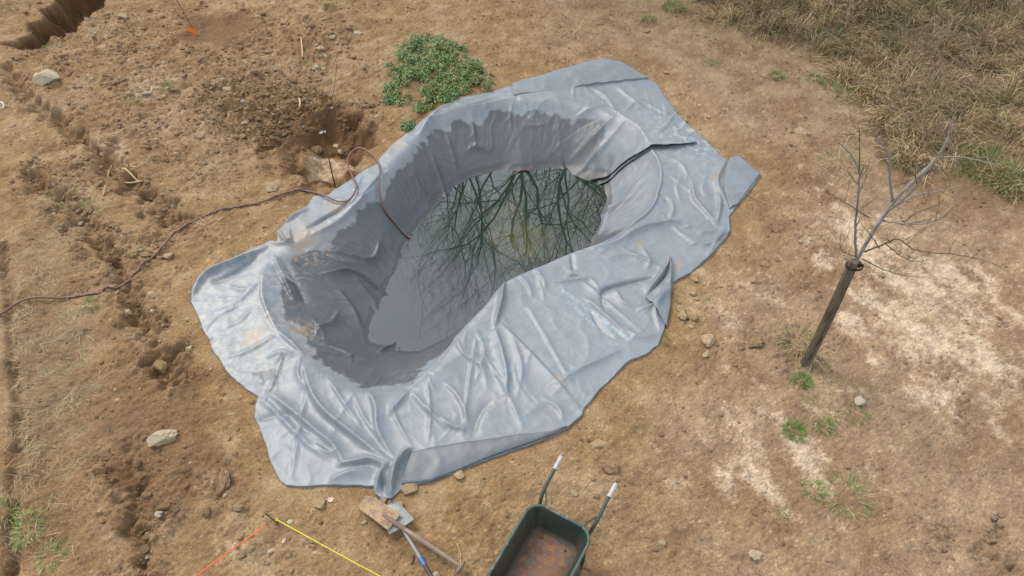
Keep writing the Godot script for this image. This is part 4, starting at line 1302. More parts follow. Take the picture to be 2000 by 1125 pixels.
		var g := wood_tube(PackedVector3Array([a, a.lerp(b, 0.03), a.lerp(b, 0.25), a.lerp(b, 0.5), a.lerp(b, 0.7), a.lerp(b, 0.93), a.lerp(b, 0.935), b]), PackedFloat32Array([0.018, 0.0215, 0.021, 0.0205, 0.021, 0.0215, 0.025, 0.025]), 12, Color(0.3, 0.295, 0.305), 20.0 + s)
		put("grip", g.mesh(), vmat(1.0, 0.6, 0.4), root)
		var br := Shape.new()
		br.tube(PackedVector3Array([Vector3(s * 0.255, 0.535, -0.16), Vector3(s * 0.2, 0.545, -0.07), Vector3(s * 0.19, 0.535, 0.0)]), 0.008, 8)
		put("brace", br.mesh(), green, root)
		var lg := Shape.new()
		lg.tube(curve(PackedVector3Array([Vector3(s * 0.22, 0.42, 0.02), Vector3(s * 0.26, 0.22, 0.05), Vector3(s * 0.27, 0.03, 0.1), Vector3(s * 0.27, 0.018, 0.2), Vector3(s * 0.27, 0.03, 0.3), Vector3(s * 0.24, 0.15, 0.42), Vector3(s * 0.19, 0.28, 0.5)]), 0.03), 0.0145, 10)
		put("leg", lg.mesh(), green, root)
	# wheel beyond the tray's nose
	var wh := Node3D.new()
	wh.name = "wheel"
	root.add_child(wh)
	wh.position = Vector3(0, 0.19, 1.13)
	var ty := Shape.new()
	var c := PackedVector3Array()
	for k in 34:
		var a := TAU * k / 32
		c.append(Vector3(0, cos(a), sin(a)) * 0.15)
	ty.tube(c, 0.042, 12, Color.WHITE, false)
	put("tyre", ty.mesh(), mat(Color(0.02, 0.02, 0.02), 0.8, 0.4), wh)
	var hub := Shape.new()
	hub.tube(PackedVector3Array([Vector3(-0.025, 0, 0), Vector3(-0.02, 0, 0), Vector3(0.02, 0, 0), Vector3(0.025, 0, 0)]), PackedFloat32Array([0.08, 0.115, 0.115, 0.08]), 24)
	hub.tube(PackedVector3Array([Vector3(-0.085, 0, 0), Vector3(0.085, 0, 0)]), 0.012, 8)
	put("hub", hub.mesh(), edge, wh)

# ------------------------------------------------------------------ tools on the ground
func wood_tube(p: PackedVector3Array, r, sides: int, base: Color, sd: float) -> Shape:
	var s := Shape.new()
	s.tube(p, r, sides)
	for k in s.v.size():
		var a := s.v[k]
		var g := n_c.get_noise_3d(a.x * 3 + sd, a.y * 3, a.z * 3) * 0.35 + n_d.get_noise_3d(a.x, a.y + sd, a.z) * 0.3 + sin(float(k % sides) * 2.4 + sd) * 0.12
		s.c[k] = Color(base.r * (1 + g), base.g * (1 + g), base.b * (1 + g))
	return s

func blade_mesh(length: float, w0: float, w1: float, tipw: float, dish: float, base: Color, spot: Color, tread: float) -> ArrayMesh:
	# x across, z from the shoulder (0) to the cutting edge (length), dished about its long axis
	var nx := 16
	var nz := 30
	var v := PackedVector3Array()
	var co := PackedColorArray()
	var ix := PackedInt32Array()
	for side in 2:
		for j in nz + 1:
			for i in nx + 1:
				var t := float(j) / nz
				var q := float(i) / nx * 2.0 - 1.0
				var w := lerpf(w0, w1, t)
				if t > 0.8:
					w *= lerpf(1.0, tipw, pow((t - 0.8) / 0.2, 2.2))
				var z := t * length
				if t < 0.03:
					z -= 0.012 * absf(q) * tread
				var y := dish * q * q + 0.01 * sin(PI * t) - side * 0.003
				if t < 0.25 and absf(q) < 0.28:
					y += 0.022 * (1.0 - t / 0.25) * (1.0 - absf(q) / 0.28)
				if t < 0.04:
					y += 0.012 * tread * (1 - t / 0.04) * absf(q)
				v.append(Vector3(q * w / 2, y, z))
				var f := n_b.get_noise_2d(q * 0.4 + length * 5, z * 3) + 0.5 * n_c.get_noise_2d(q * 0.5, z * 2)
				var c := base.lerp(spot, smoothstep(-0.15, 0.35, f))
				var k := 1 + 0.3 * n_d.get_noise_2d(q, z * 3)
				co.append(Color(c.r * k, c.g * k, c.b * k))
	var half := (nx + 1) * (nz + 1)
	for j in nz:
		for i in nx:
			var k := j * (nx + 1) + i
			ix.append_array([k, k + nx + 1, k + 1, k + 1, k + nx + 1, k + nx + 2])
			var m := k + half
			ix.append_array([m, m + 1, m + nx + 1, m + 1, m + nx + 2, m + nx + 1])
	return arr_mesh(v, ix, smooth_normals(v, ix), co)

func lay(o: Node3D, from: Vector3, to: Vector3):
	# +z of the thing from one point to the other
	var z := (to - from).normalized()
	var x := Vector3.UP.cross(z).normalized()
	o.transform = Transform3D(Basis(x, z.cross(x), z), from)

func make_spade():
	var root := thing("garden_spade", "rusty spade with grey weathered wooden T-handle, lying on the grey shovel", "spade")
	lay(root, Vector3(-0.47, 0.075, -2.57), Vector3(-1.43, 0.065, -3.2))
	put("handle", wood_tube(PackedVector3Array([Vector3(0, 0.0, 0), Vector3(0, 0.004, 0.2), Vector3(0, 0.004, 0.45), Vector3(0, 0.0, 0.58), Vector3(0, -0.002, 0.66)]), PackedFloat32Array([0.016, 0.019, 0.0215, 0.021, 0.019]), 12, Color(0.19, 0.15, 0.122), 1.0).mesh(), vmat(1.0, 0.85, 0.3), root)
	put("crosspiece", wood_tube(PackedVector3Array([Vector3(-0.062, 0, -0.012), Vector3(-0.05, 0, -0.012), Vector3(0, 0, -0.015), Vector3(0.05, 0, -0.012), Vector3(0.062, 0, -0.012)]), PackedFloat32Array([0.012, 0.0175, 0.02, 0.0175, 0.012]), 12, Color(0.14, 0.105, 0.085), 5.0).mesh(), vmat(1.0, 0.85, 0.3), root)
	put("socket", wood_tube(PackedVector3Array([Vector3(0, -0.002, 0.62), Vector3(0, -0.004, 0.7), Vector3(0, 0.0, 0.8), Vector3(0, -0.003, 0.9)]), PackedFloat32Array([0.0215, 0.022, 0.022, 0.012]), 12, Color(0.15, 0.095, 0.068), 3.0).mesh(), vmat(1.0, 0.7, 0.4), root)
	var b := put("blade", blade_mesh(0.39, 0.19, 0.165, 0.66, 0.02, Color(0.28, 0.19, 0.11), Color(0.17, 0.122, 0.1), 1.0), vmat(1.0, 0.75, 0.35), root)
	b.position = Vector3(0, -0.015, 0.77)

func make_shovel():
	var root := thing("shovel", "grey metal shovel with blue collar and black handle under the spade", "shovel")
	var tip := Vector2(-1.203,-3.194)
	var far := Vector2(-0.627,-2.351)
	lay(root, Vector3(far.x, 0.05, far.y), Vector3(tip.x, 0.03, tip.y))
	var length := Vector2(tip.x, tip.y).distance_to(far)
	var sh := length - 0.29
	var s := Shape.new()
	s.tube(PackedVector3Array([Vector3(0, 0, -0.15), Vector3(0, 0, sh - 0.42)]), 0.0165, 12)
	put("handle", s.mesh(), mat(Color(0.018, 0.02, 0.028), 0.45, 0.5), root)
	var c := Shape.new()
	c.tube(PackedVector3Array([Vector3(0, 0, sh - 0.44), Vector3(0, 0, sh - 0.43), Vector3(0, 0, sh - 0.37), Vector3(0, 0, sh - 0.36)]), PackedFloat32Array([0.018, 0.021, 0.021, 0.018]), 14)
	put("collar", c.mesh(), mat(Color(0.018, 0.1, 0.3), 0.45, 0.5), root)
	var k := Shape.new()
	k.tube(PackedVector3Array([Vector3(0, 0, sh - 0.37), Vector3(0, 0, sh - 0.1), Vector3(0, -0.005, sh + 0.05)]), PackedFloat32Array([0.0175, 0.016, 0.013]), 12)
	put("socket", k.mesh(), mat(Color(0.16, 0.165, 0.17), 0.5, 0.5), root)
	var b := put("blade", blade_mesh(0.28, 0.26, 0.17, 0.5, 0.03, Color(0.19, 0.195, 0.195), Color(0.14, 0.14, 0.14), 1.0), vmat(1.0, 0.5, 0.5), root)
	b.position = Vector3(0, -0.012, sh)

func make_strings():
	var peg := Vector2(-2.229,-2.997)
	var g := ground_h(peg.x, peg.y)
	var p := Shape.new()
	p.tube(PackedVector3Array([Vector3(peg.x + 0.03, g - 0.12, peg.y + 0.02), Vector3(peg.x, g + 0.02, peg.y - 0.01), Vector3(peg.x - 0.08, g + 0.17, peg.y - 0.035)]), PackedFloat32Array([0.005, 0.0065, 0.007]), 7)
	var o := put("marking_peg", p.mesh(), mat(Color(0.04, 0.05, 0.02), 0.7, 0.4))
	tag(o, "thin dark green metal peg holding both marking strings", "peg")
	var tie := Vector3(peg.x + 0.005, g + 0.075, peg.y - 0.02)
	var y1 := Vector2(-0.906,-2.329)
	var s := Shape.new()
	s.tube(PackedVector3Array([tie, tie.lerp(Vector3(y1.x, 0.12, y1.y), 0.5) + Vector3(0, -0.01, 0), Vector3(y1.x, 0.12, y1.y)]), 0.005, 6)
	for k in 3:
		var ring := PackedVector3Array()
		for q in 9:
			var a := TAU * q / 8
			ring.append(tie + Vector3(cos(a) * 0.012, 0.005 * k - 0.004, sin(a) * 0.012))
		s.tube(ring, 0.004, 5, Color.WHITE, false)
	tag(put("marking_string", s.mesh(), mat(Color(0.45, 0.42, 0.015), 0.6, 0.4)), "taut bright yellow string tied to the dark peg", "string", "marking strings")
	var o1 := Vector2(-3.014,-2.263)
	var o0 := Vector2(-2.3,-2.947)
	var s2 := Shape.new()
	var a0 := Vector3(o0.x, ground_h(o0.x, o0.y) + 0.08, o0.y)
	s2.tube(PackedVector3Array([a0, a0.lerp(Vector3(o1.x, 0.13, o1.y), 0.5), Vector3(o1.x, 0.13, o1.y)]), 0.0062, 6)
	var os := put("marking_string", s2.mesh(), mat(Color(0.55, 0.085, 0.03), 0.6, 0.4))
	tag(os, "taut orange-red string running to the bottom edge from the peg", "string", "marking strings")
	var s3 := Shape.new()
	s3.tube(PackedVector3Array([a0, tie + Vector3(-0.01, 0.01, 0)]), 0.0035, 5)
	put("dirty_end", s3.mesh(), mat(Color(0.1, 0.05, 0.035), 0.8, 0.3), os)

# ------------------------------------------------------------------ young trees
func twig(s: Shape, p: PackedVector3Array, r0: float, r1: float, col: Color, sides := 5):
	var q := curve(p, 0.05)
	var rr := PackedFloat32Array()
	for k in q.size():
		rr.append(lerpf(r0, r1, float(k) / maxi(1, q.size() - 1)))
		if k > 0:
			q[k] += Vector3(rng.randf_range(-1, 1), rng.randf_range(-1, 1), rng.randf_range(-1, 1)) * 0.004
	s.tube(q, rr, sides, col, false)

func side_twigs(s: Shape, p: PackedVector3Array, n: int, length: float, r: float, col: Color):
	var q := curve(p, 0.05)
	for k in n:
		var at := rng.randi_range(int(q.size() * 0.25), q.size() - 2)
		var d := (q[at + 1] - q[at]).normalized()
		var o := Vector3(rng.randf_range(-1, 1), rng.randf_range(-0.3, 1), rng.randf_range(-1, 1)).normalized()
		var e := (d * 0.7 + o).normalized()
		var l := length * rng.randf_range(0.4, 1.1)
		var m := q[at] + e * l * 0.5 + Vector3(0, 0.03, 0) * rng.randf()
		var t := q[at] + e * l + Vector3(rng.randf_range(-0.05, 0.05), rng.randf_range(-0.03, 0.08), rng.randf_range(-0.05, 0.05))
		twig(s, PackedVector3Array([q[at], m, t]), r, r * 0.45, col, 4)
		if rng.randf() < 0.6:
			twig(s, PackedVector3Array([m, m + (e + o * 0.8).normalized() * l * 0.4]), r * 0.7, r * 0.4, col, 4)

func make_staked_tree():
	var b := Vector2(3.31,-4.91)
	var g := ground_h(b.x, b.y)
	var st := thing("tree_stake", "thick dark weathered wooden post standing upright beside the young tree", "stake", Vector3(b.x, g, b.y))
	var pts := PackedVector3Array()
	var rr := PackedFloat32Array()
	for k in 23:
		var t := k / 22.0
		pts.append(Vector3(0.012 * sin(t * 3.0), -0.15 + 1.75 * t, 0.01 * sin(t * 5)))
		rr.append(lerpf(0.057, 0.05, t) if k < 22 else 0.042)
	var po := Shape.new()
	po.tube(pts, rr, 28)
	for k in po.v.size():
		var q := k % 28
		var a := po.v[k]
		var crack := n_c.get_noise_2d(q * 0.35, a.y * 0.25)
		var f := n_d.get_noise_2d(q * 0.25, a.y * 0.3)
		if crack < -0.25:
			po.v[k] -= Vector3(a.x, 0, a.z).normalized() * 0.006
		var c := Color(0.105, 0.078, 0.058).lerp(Color(0.035, 0.024, 0.019), smoothstep(-0.1, -0.4, crack))
		c = c.lerp(Color(0.115, 0.092, 0.07), smoothstep(0.1, 0.4, f + crack * 0.5))
		po.c[k] = c
	put("post", po.mesh(), vmat(1.0, 0.85, 0.3), st)
	var top := Vector3(b.x, g + 1.6, b.y)
	# the tree
	var tr := thing("young_tree", "bare young grey-barked tree tied to the wooden stake", "tree", Vector3(b.x + 0.12, g, b.y - 0.1))
	var o := tr.position
	var grey := Color(0.18, 0.168, 0.155)
	var green := Color(0.1, 0.085, 0.045)
	var tp := PackedVector3Array([Vector3(0, -0.1, 0), Vector3(-0.02, 0.7, 0), Vector3(-0.03, 1.45, -0.02)])
	for p in V3([3.409,1.567,-5.03,3.438,1.835,-5.05,3.492,2.067,-5.08,3.548,2.273,-5.1,3.662,2.44,-5.15,3.785,2.63,-5.2,3.822,2.807,-5.25]):
		tp.append(p - o)
	var tq := curve(tp, 0.04)
	var tw := PackedFloat32Array()
	for k in tq.size():
		tw.append(lerpf(0.032, 0.011, float(k) / tq.size()))
	var s := wood_tube(tq, tw, 10, grey, 8.0)
	put("trunk", s.mesh(), vmat(1.0, 0.85, 0.3), tr)
	var limbs := [
		[V3([3.506,2.105,-5.08,3.556,2.356,-5,3.56,2.598,-4.95,3.566,2.795,-4.9]), 0.016, grey, 4],
		[V3([3.358,1.596,-5,3.193,2.025,-4.97,3.079,2.397,-4.95,2.999,2.648,-4.95,2.832,2.88,-4.9,2.673,3.029,-4.85]), 0.017, grey, 6],
		[V3([2.999,2.648,-4.95,2.96,2.816,-5,2.893,3.04,-5.05]), 0.009, green, 4],
		[V3([3.513,2.194,-5.1,3.405,2.469,-5.15,3.342,2.658,-5.2,3.188,2.813,-5.25,3.084,2.947,-5.3]), 0.016, grey, 6],
		[V3([3.34,2.049,-5.05,2.942,2.418,-4.8,2.579,2.736,-4.6]), 0.008, green, 5],
		[V3([3.5,1.984,-5.08,3.574,2.113,-4.9,3.708,2.203,-4.8,3.821,2.355,-4.75,3.853,2.47,-4.8]), 0.012, grey, 6],
		[V3([3.558,2.138,-5.1,3.838,2.107,-5.3,4.129,2.081,-5.4,4.388,2.083,-5.5]), 0.011, grey, 5],
		[V3([3.785,2.63,-5.2,3.931,2.704,-5.1,4.05,2.736,-5,4.139,2.774,-4.9]), 0.01, grey, 5],
		[V3([3.785,2.63,-5.2,4.008,2.635,-5.3,4.267,2.658,-5.4,4.568,2.66,-5.5]), 0.01, green, 5],
		[V3([3.773,2.658,-5.2,3.701,2.729,-5.3,3.66,2.854,-5.4]), 0.009, green, 4],
		[V3([3.444,1.623,-5.03,3.509,1.856,-4.9,3.542,2.009,-4.8,3.686,1.962,-4.7,3.999,2.001,-4.6,4.179,1.999,-4.55]), 0.012, green, 7],
		[V3([3.451,1.531,-5.03,3.589,1.527,-4.9,3.731,1.582,-4.75,3.891,1.62,-4.7]), 0.008, green, 5],
		[V3([3.509,1.856,-4.9,3.632,1.828,-4.75,3.746,1.817,-4.7,3.798,1.894,-4.65]), 0.008, green, 4],
		[V3([3.381,1.575,-5,3.097,1.817,-4.85,2.988,2.066,-4.8]), 0.007, green, 3],
		[V3([3.549,1.7,-5,3.345,1.948,-4.9,3.097,2.233,-4.8]), 0.007, green, 3],
		[V3([3.58,2.07,-4.92,3.643,2.243,-4.9,3.749,2.375,-4.85]), 0.007, green, 4],
		[V3([3.822,2.807,-5.25,3.819,2.921,-5.3,3.828,3.037,-5.32]), 0.01, grey, 4],
		[V3([3.662,2.44,-5.15,3.527,2.557,-5.2,3.433,2.715,-5.25]), 0.008, green, 4],
	]
	for l in limbs:
		var sh := Shape.new()
		var lp := PackedVector3Array()
		for p in l[0]:
			lp.append(p - o)
		twig(sh, lp, l[1] * 0.8, l[1] * 0.28, l[2], 6)
		side_twigs(sh, lp, l[3] + 1, 0.28, maxf(0.0022, l[1] * 0.26), green)
		put("branch", sh.mesh(), vmat(1.0, 0.85, 0.3), tr)
	# rubber tie round post and trunk
	var ti := Shape.new()
	for band in 2:
		var ring := PackedVector3Array()
		for k in 26:
			var a := TAU * k / 24
			ring.append(Vector3(cos(a) * 0.08 + 0.025, 0.05 + 0.012 * band, sin(a) * 0.062 - 0.01))
		ti.tube(ring, 0.008, 6, Color.WHITE, false)
	ti.box(Vector3(0.07, 0.05, -0.03), Vector3(0.05, 0.05, 0.04))
	var to := put("tree_tie", ti.mesh(), mat(Color(0.012, 0.012, 0.012), 0.7, 0.4))
	to.position = top + Vector3(0, -0.12, 0)
	tag(to, "black rubber tie strapped round the top of the wooden stake", "tree tie")

func make_pit_whip():
	var b := Vector2(-2.657,-8.506)
	var g := ground_h(b.x, b.y)
	var root := thing("tree_whip", "thin leafless brown whip planted in the hollow beside the hose", "sapling", Vector3(b.x, g, b.y))
	var o := root.position
	var z := b.y
	var bark := Color(0.075, 0.045, 0.032)
	var s := Shape.new()
	var stem := PackedVector3Array([Vector3(0.02, -0.08, 0.03)])
	var path := V3([-2.671,-0.16,-8.57,-2.673,0.087,-8.58,-2.686,0.318,-8.6,-2.662,0.577,-8.62,-2.598,0.798,-8.62,-2.471,1.08,-8.64,-2.386,1.317,-8.64,-2.301,1.623,-8.66])
	for p in path:
		stem.append(Vector3(p.x, p.y, p.z + 8.57 + z) - o)
	stem[1].y = minf(stem[1].y, 0.0)
	twig(s, stem, 0.012, 0.003, bark, 6)
	put("stem", s.mesh(), vmat(1.0, 0.8, 0.3), root)
	var bp := V3([-2.672,0.525,-8.62,-2.669,0.756,-8.57,-2.648,1.035,-8.52,-2.619,1.389,-8.52])
	var s2 := Shape.new()
	var q := PackedVector3Array()
	for p in bp:
		q.append(Vector3(p.x, p.y, p.z + 8.57 + z) - o)
	twig(s2, q, 0.007, 0.003, bark, 5)
	put("branch", s2.mesh(), vmat(1.0, 0.8, 0.3), root)
	for l in [V3([-2.602,0.781,-8.62,-2.441,0.946,-8.57,-2.249,1.076,-8.52,-2.114,1.218,-8.52]), V3([-2.686,0.49,-8.62,-2.505,0.713,-8.57,-2.397,0.872,-8.52])]:
		var s3 := Shape.new()
		var r := PackedVector3Array()
		for p in l:
			r.append(Vector3(p.x, p.y, p.z + 8.57 + z) - o)
		twig(s3, r, 0.005, 0.002, bark, 5)
		put("branch", s3.mesh(), vmat(1.0, 0.8, 0.3), root)
	var lb := Shape.new()
	var c: Vector3 = stem[4]
	lb.box(c + Vector3(-0.035, 0.0, 0.015), Vector3(0.075, 0.03, 0.002), Basis(Vector3(0, 0, 1), 0.5))
	lb.box(c + Vector3(0.01, 0.012, 0.015), Vector3(0.03, 0.03, 0.002), Basis(Vector3(0, 0, 1), -0.3))
	put("plant_label", lb.mesh(), mat(Color(0.6, 0.6, 0.6), 0.5, 0.4), root)

# ------------------------------------------------------------------ low green plant
func make_green_clump():
	var poly := V([-2.064,-10.274,-2.102,-10.875,-2.014,-11.643,-1.831,-12.174,-1.387,-12.174,-1.005,-11.951,-0.669,-11.501,-0.481,-11.157,-0.364,-10.973,-0.468,-10.664,-0.792,-10.305,-0.993,-10.183,-1.148,-10.274,-1.265,-10.506,-1.483,-10.585,-1.687,-10.506,-1.893,-10.459,-1.938,-10.123])
	var bits := [V([-1.988,-10.392,-1.786,-10.485,-1.618,-10.331,-1.616,-10.134,-1.793,-10.149,-1.948,-10.27]), V([-1.583,-10.595,-1.392,-10.674,-1.363,-10.517,-1.506,-10.392]), V([-1.496,-10.285,-1.368,-10.362,-1.327,-10.06,-1.412,-9.884,-1.532,-10.03]), V([-1.714,-9.627,-1.623,-9.683,-1.579,-9.487,-1.659,-9.404])]
	var c0 := Vector2(-1.35,-11.508)
	var base := Vector3(c0.x, ground_h(c0.x, c0.y), c0.y)
	var root := thing("leafy_ground_plant", "low dense clump of small dark green leaves above the liner", "plant", base)
	var holes := [Vector2(-1.658,-10.485), Vector2(-1.564,-10.674), Vector2(-0.804,-11.369), Vector2(-1.505,-11.863)]
	var s := Shape.new()
	var st := Shape.new()
	var polys := [[poly, 980]]
	for b in bits:
		polys.append([b, 22])
	for pp in polys:
		var pg: PackedVector2Array = pp[0]
		var r := Rect2(pg[0], Vector2.ZERO)
		for p in pg:
			r = r.expand(p)
		var made := 0
		var tries := 0
		while made < pp[1] and tries < 6000:
			tries += 1
			var p := Vector2(rng.randf_range(r.position.x, r.end.x), rng.randf_range(r.position.y, r.end.y))
			p += Vector2(rng.randfn(0, 0.09), rng.randfn(0, 0.09))
			var pe := p
			p += Vector2(n_c.get_noise_2d(p.x * 0.4, p.y * 0.4), n_c.get_noise_2d(p.x * 0.4 + 7, p.y * 0.4)) * 0.24
			if not Geometry2D.is_point_in_polygon(pe, pg):
				continue
			var thin := false
			for hh in holes:
				if p.distance_to(hh) < 0.14 and rng.randf() < 0.85:
					thin = true
			if thin or n_b.get_noise_2d(p.x * 1.2, p.y * 1.2) < -0.24 and rng.randf() < 0.7:
				continue
			made += 1
			var g := ground_h(p.x, p.y)
			var high := rng.randf_range(0.05, 0.17) * (1.0 + 0.9 * n_b.get_noise_2d(p.x * 1.2, p.y * 1.2 + 3))
			var rad := rng.randf_range(0.03, 0.11)
			var tone := rng.randf_range(0.75, 1.25)
			var old := rng.randf() < 0.12
			for k in 20:
				var a := rng.randf() * TAU
				var q := sqrt(rng.randf()) * rad
				var lp := Vector3(p.x + cos(a) * q, g + high * (1.0 - 0.55 * q * q / (rad * rad)) * rng.randf_range(0.45, 1.0), p.y + sin(a) * q) - base
				var nrm := Vector3(cos(a) * q / rad * 0.9 + rng.randf_range(-0.4, 0.4), 1.0, sin(a) * q / rad * 0.9 + rng.randf_range(-0.4, 0.4)).normalized()
				var t := nrm.cross(Vector3(cos(a * 3), 0.1, sin(a * 3))).normalized()
				var b := nrm.cross(t)
				var l := rng.randf_range(0.01, 0.028)
				var col := Color(0.04, 0.095, 0.022).lerp(Color(0.11, 0.18, 0.045), pow(rng.randf(), 1.5))
				if old:
					col = Color(0.16, 0.13, 0.05)
				col = Color(col.r * tone, col.g * tone, col.b * tone)
				s.quad(lp - t * l, lp + b * l * 0.62 - nrm * 0.003, lp + t * l, lp - b * l * 0.62 - nrm * 0.003, col)
			if rng.randf() < 0.5:
				var e := Vector3(p.x, g + high * 0.8, p.y) - base
				var d := Vector3(rng.randf_range(-1, 1), 0.3, rng.randf_range(-1, 1)).normalized() * 0.12
				st.tube(PackedVector3Array([e - d, e + Vector3(0, 0.02, 0), e + d]), 0.0016, 3, Color(0.3, 0.24, 0.13), false)
	var lm := vmat(1.05, 0.55, 0.45)
	lm.backlight_enabled = true
	lm.backlight = Color(0.25, 0.25, 0.25)
	put("leaves", s.mesh(), lm, root).set_meta("kind", "stuff")
	put("dry_stems", st.mesh(), vmat(1.0, 0.9, 0.2), root).set_meta("kind", "stuff")

# ------------------------------------------------------------------ stones and clods
func ico(level: int) -> Array:
	var t := (1.0 + sqrt(5.0)) / 2.0
	var v := PackedVector3Array()
	for p in [[-1, t, 0], [1, t, 0], [-1, -t, 0], [1, -t, 0], [0, -1, t], [0, 1, t], [0, -1, -t], [0, 1, -t], [t, 0, -1], [t, 0, 1], [-t, 0, -1], [-t, 0, 1]]:
		v.append(Vector3(p[0], p[1], p[2]).normalized())
	var ix := PackedInt32Array([0, 11, 5, 0, 5, 1, 0, 1, 7, 0, 7, 10, 0, 10, 11, 1, 5, 9, 5, 11, 4, 11, 10, 2, 10, 7, 6, 7, 1, 8, 3, 9, 4, 3, 4, 2, 3, 2, 6, 3, 6, 8, 3, 8, 9, 4, 9, 5, 2, 4, 11, 6, 2, 10, 8, 6, 7, 9, 8, 1])
	for l in level:
		var mid := {}
		var nx := PackedInt32Array()
		for f in range(0, ix.size(), 3):
			var m := []
			for e in 3:
				var a := ix[f + e]
				var b := ix[f + (e + 1) % 3]
				var key := Vector2i(mini(a, b), maxi(a, b))
				if not mid.has(key):
					mid[key] = v.size()
					v.append(((v[a] + v[b]) / 2).normalized())
				m.append(mid[key])
			nx.append_array([ix[f], m[0], m[2], ix[f + 1], m[1], m[0], ix[f + 2], m[2], m[1], m[0], m[1], m[2]])
		ix = nx
	# clockwise faces
	for f in range(0, ix.size(), 3):
		var k := ix[f + 1]
		ix[f + 1] = ix[f + 2]
		ix[f + 2] = k
	return [v, ix]

func rock(level: int, size: Vector3, sd: int, base: Color, spot: Color, angular := 0.6, rough := 0.12, sharp := false) -> ArrayMesh:
	var g := ico(level)
	var v: PackedVector3Array = g[0]
	var r := RandomNumberGenerator.new()
	r.seed = sd
	var cuts := []
	for k in 9:
		cuts.append([Vector3(r.randf_range(-1, 1), r.randf_range(-0.7, 1), r.randf_range(-1, 1)).normalized(), r.randf_range(0.48, 0.85)])
	var co := PackedColorArray()
	for k in v.size():
		var p := v[k]
		p *= 1.0 + rough * 2.0 * n_b.get_noise_3d(p.x * 0.6 + sd, p.y * 0.6, p.z * 0.6) + rough * n_c.get_noise_3d(p.x * 0.5, p.y * 0.5 + sd, p.z * 0.5)
		for c in cuts:
			var d: float = p.dot(c[0]) - c[1]
			if d > 0.0:
				p -= c[0] * d * angular
		var f := n_b.get_noise_3d(p.x * 0.9 + sd, p.y, p.z) + 0.6 * n_c.get_noise_3d(p.x * 0.6, p.y * 0.6, p.z * 0.6 + sd)
		var cc := base.lerp(spot, smoothstep(-0.05, 0.4, f))
		var q := 1.0 + 0.2 * n_d.get_noise_3d(p.x * 0.3, p.y * 0.3, p.z * 0.3 + sd)
		co.append(Color(cc.r * q, cc.g * q, cc.b * q))
		v[k] = p * size / 2.0
	if sharp:
		# hard-edged faces
		var fv := PackedVector3Array()
		var fc := PackedColorArray()
		var fi := PackedInt32Array()
		for k in g[1]:
			fi.append(fv.size())
			fv.append(v[k])
			fc.append(co[k])
		return arr_mesh(fv, fi, smooth_normals(fv, fi), fc)
	return arr_mesh(v, g[1], smooth_normals(v, g[1]), co)

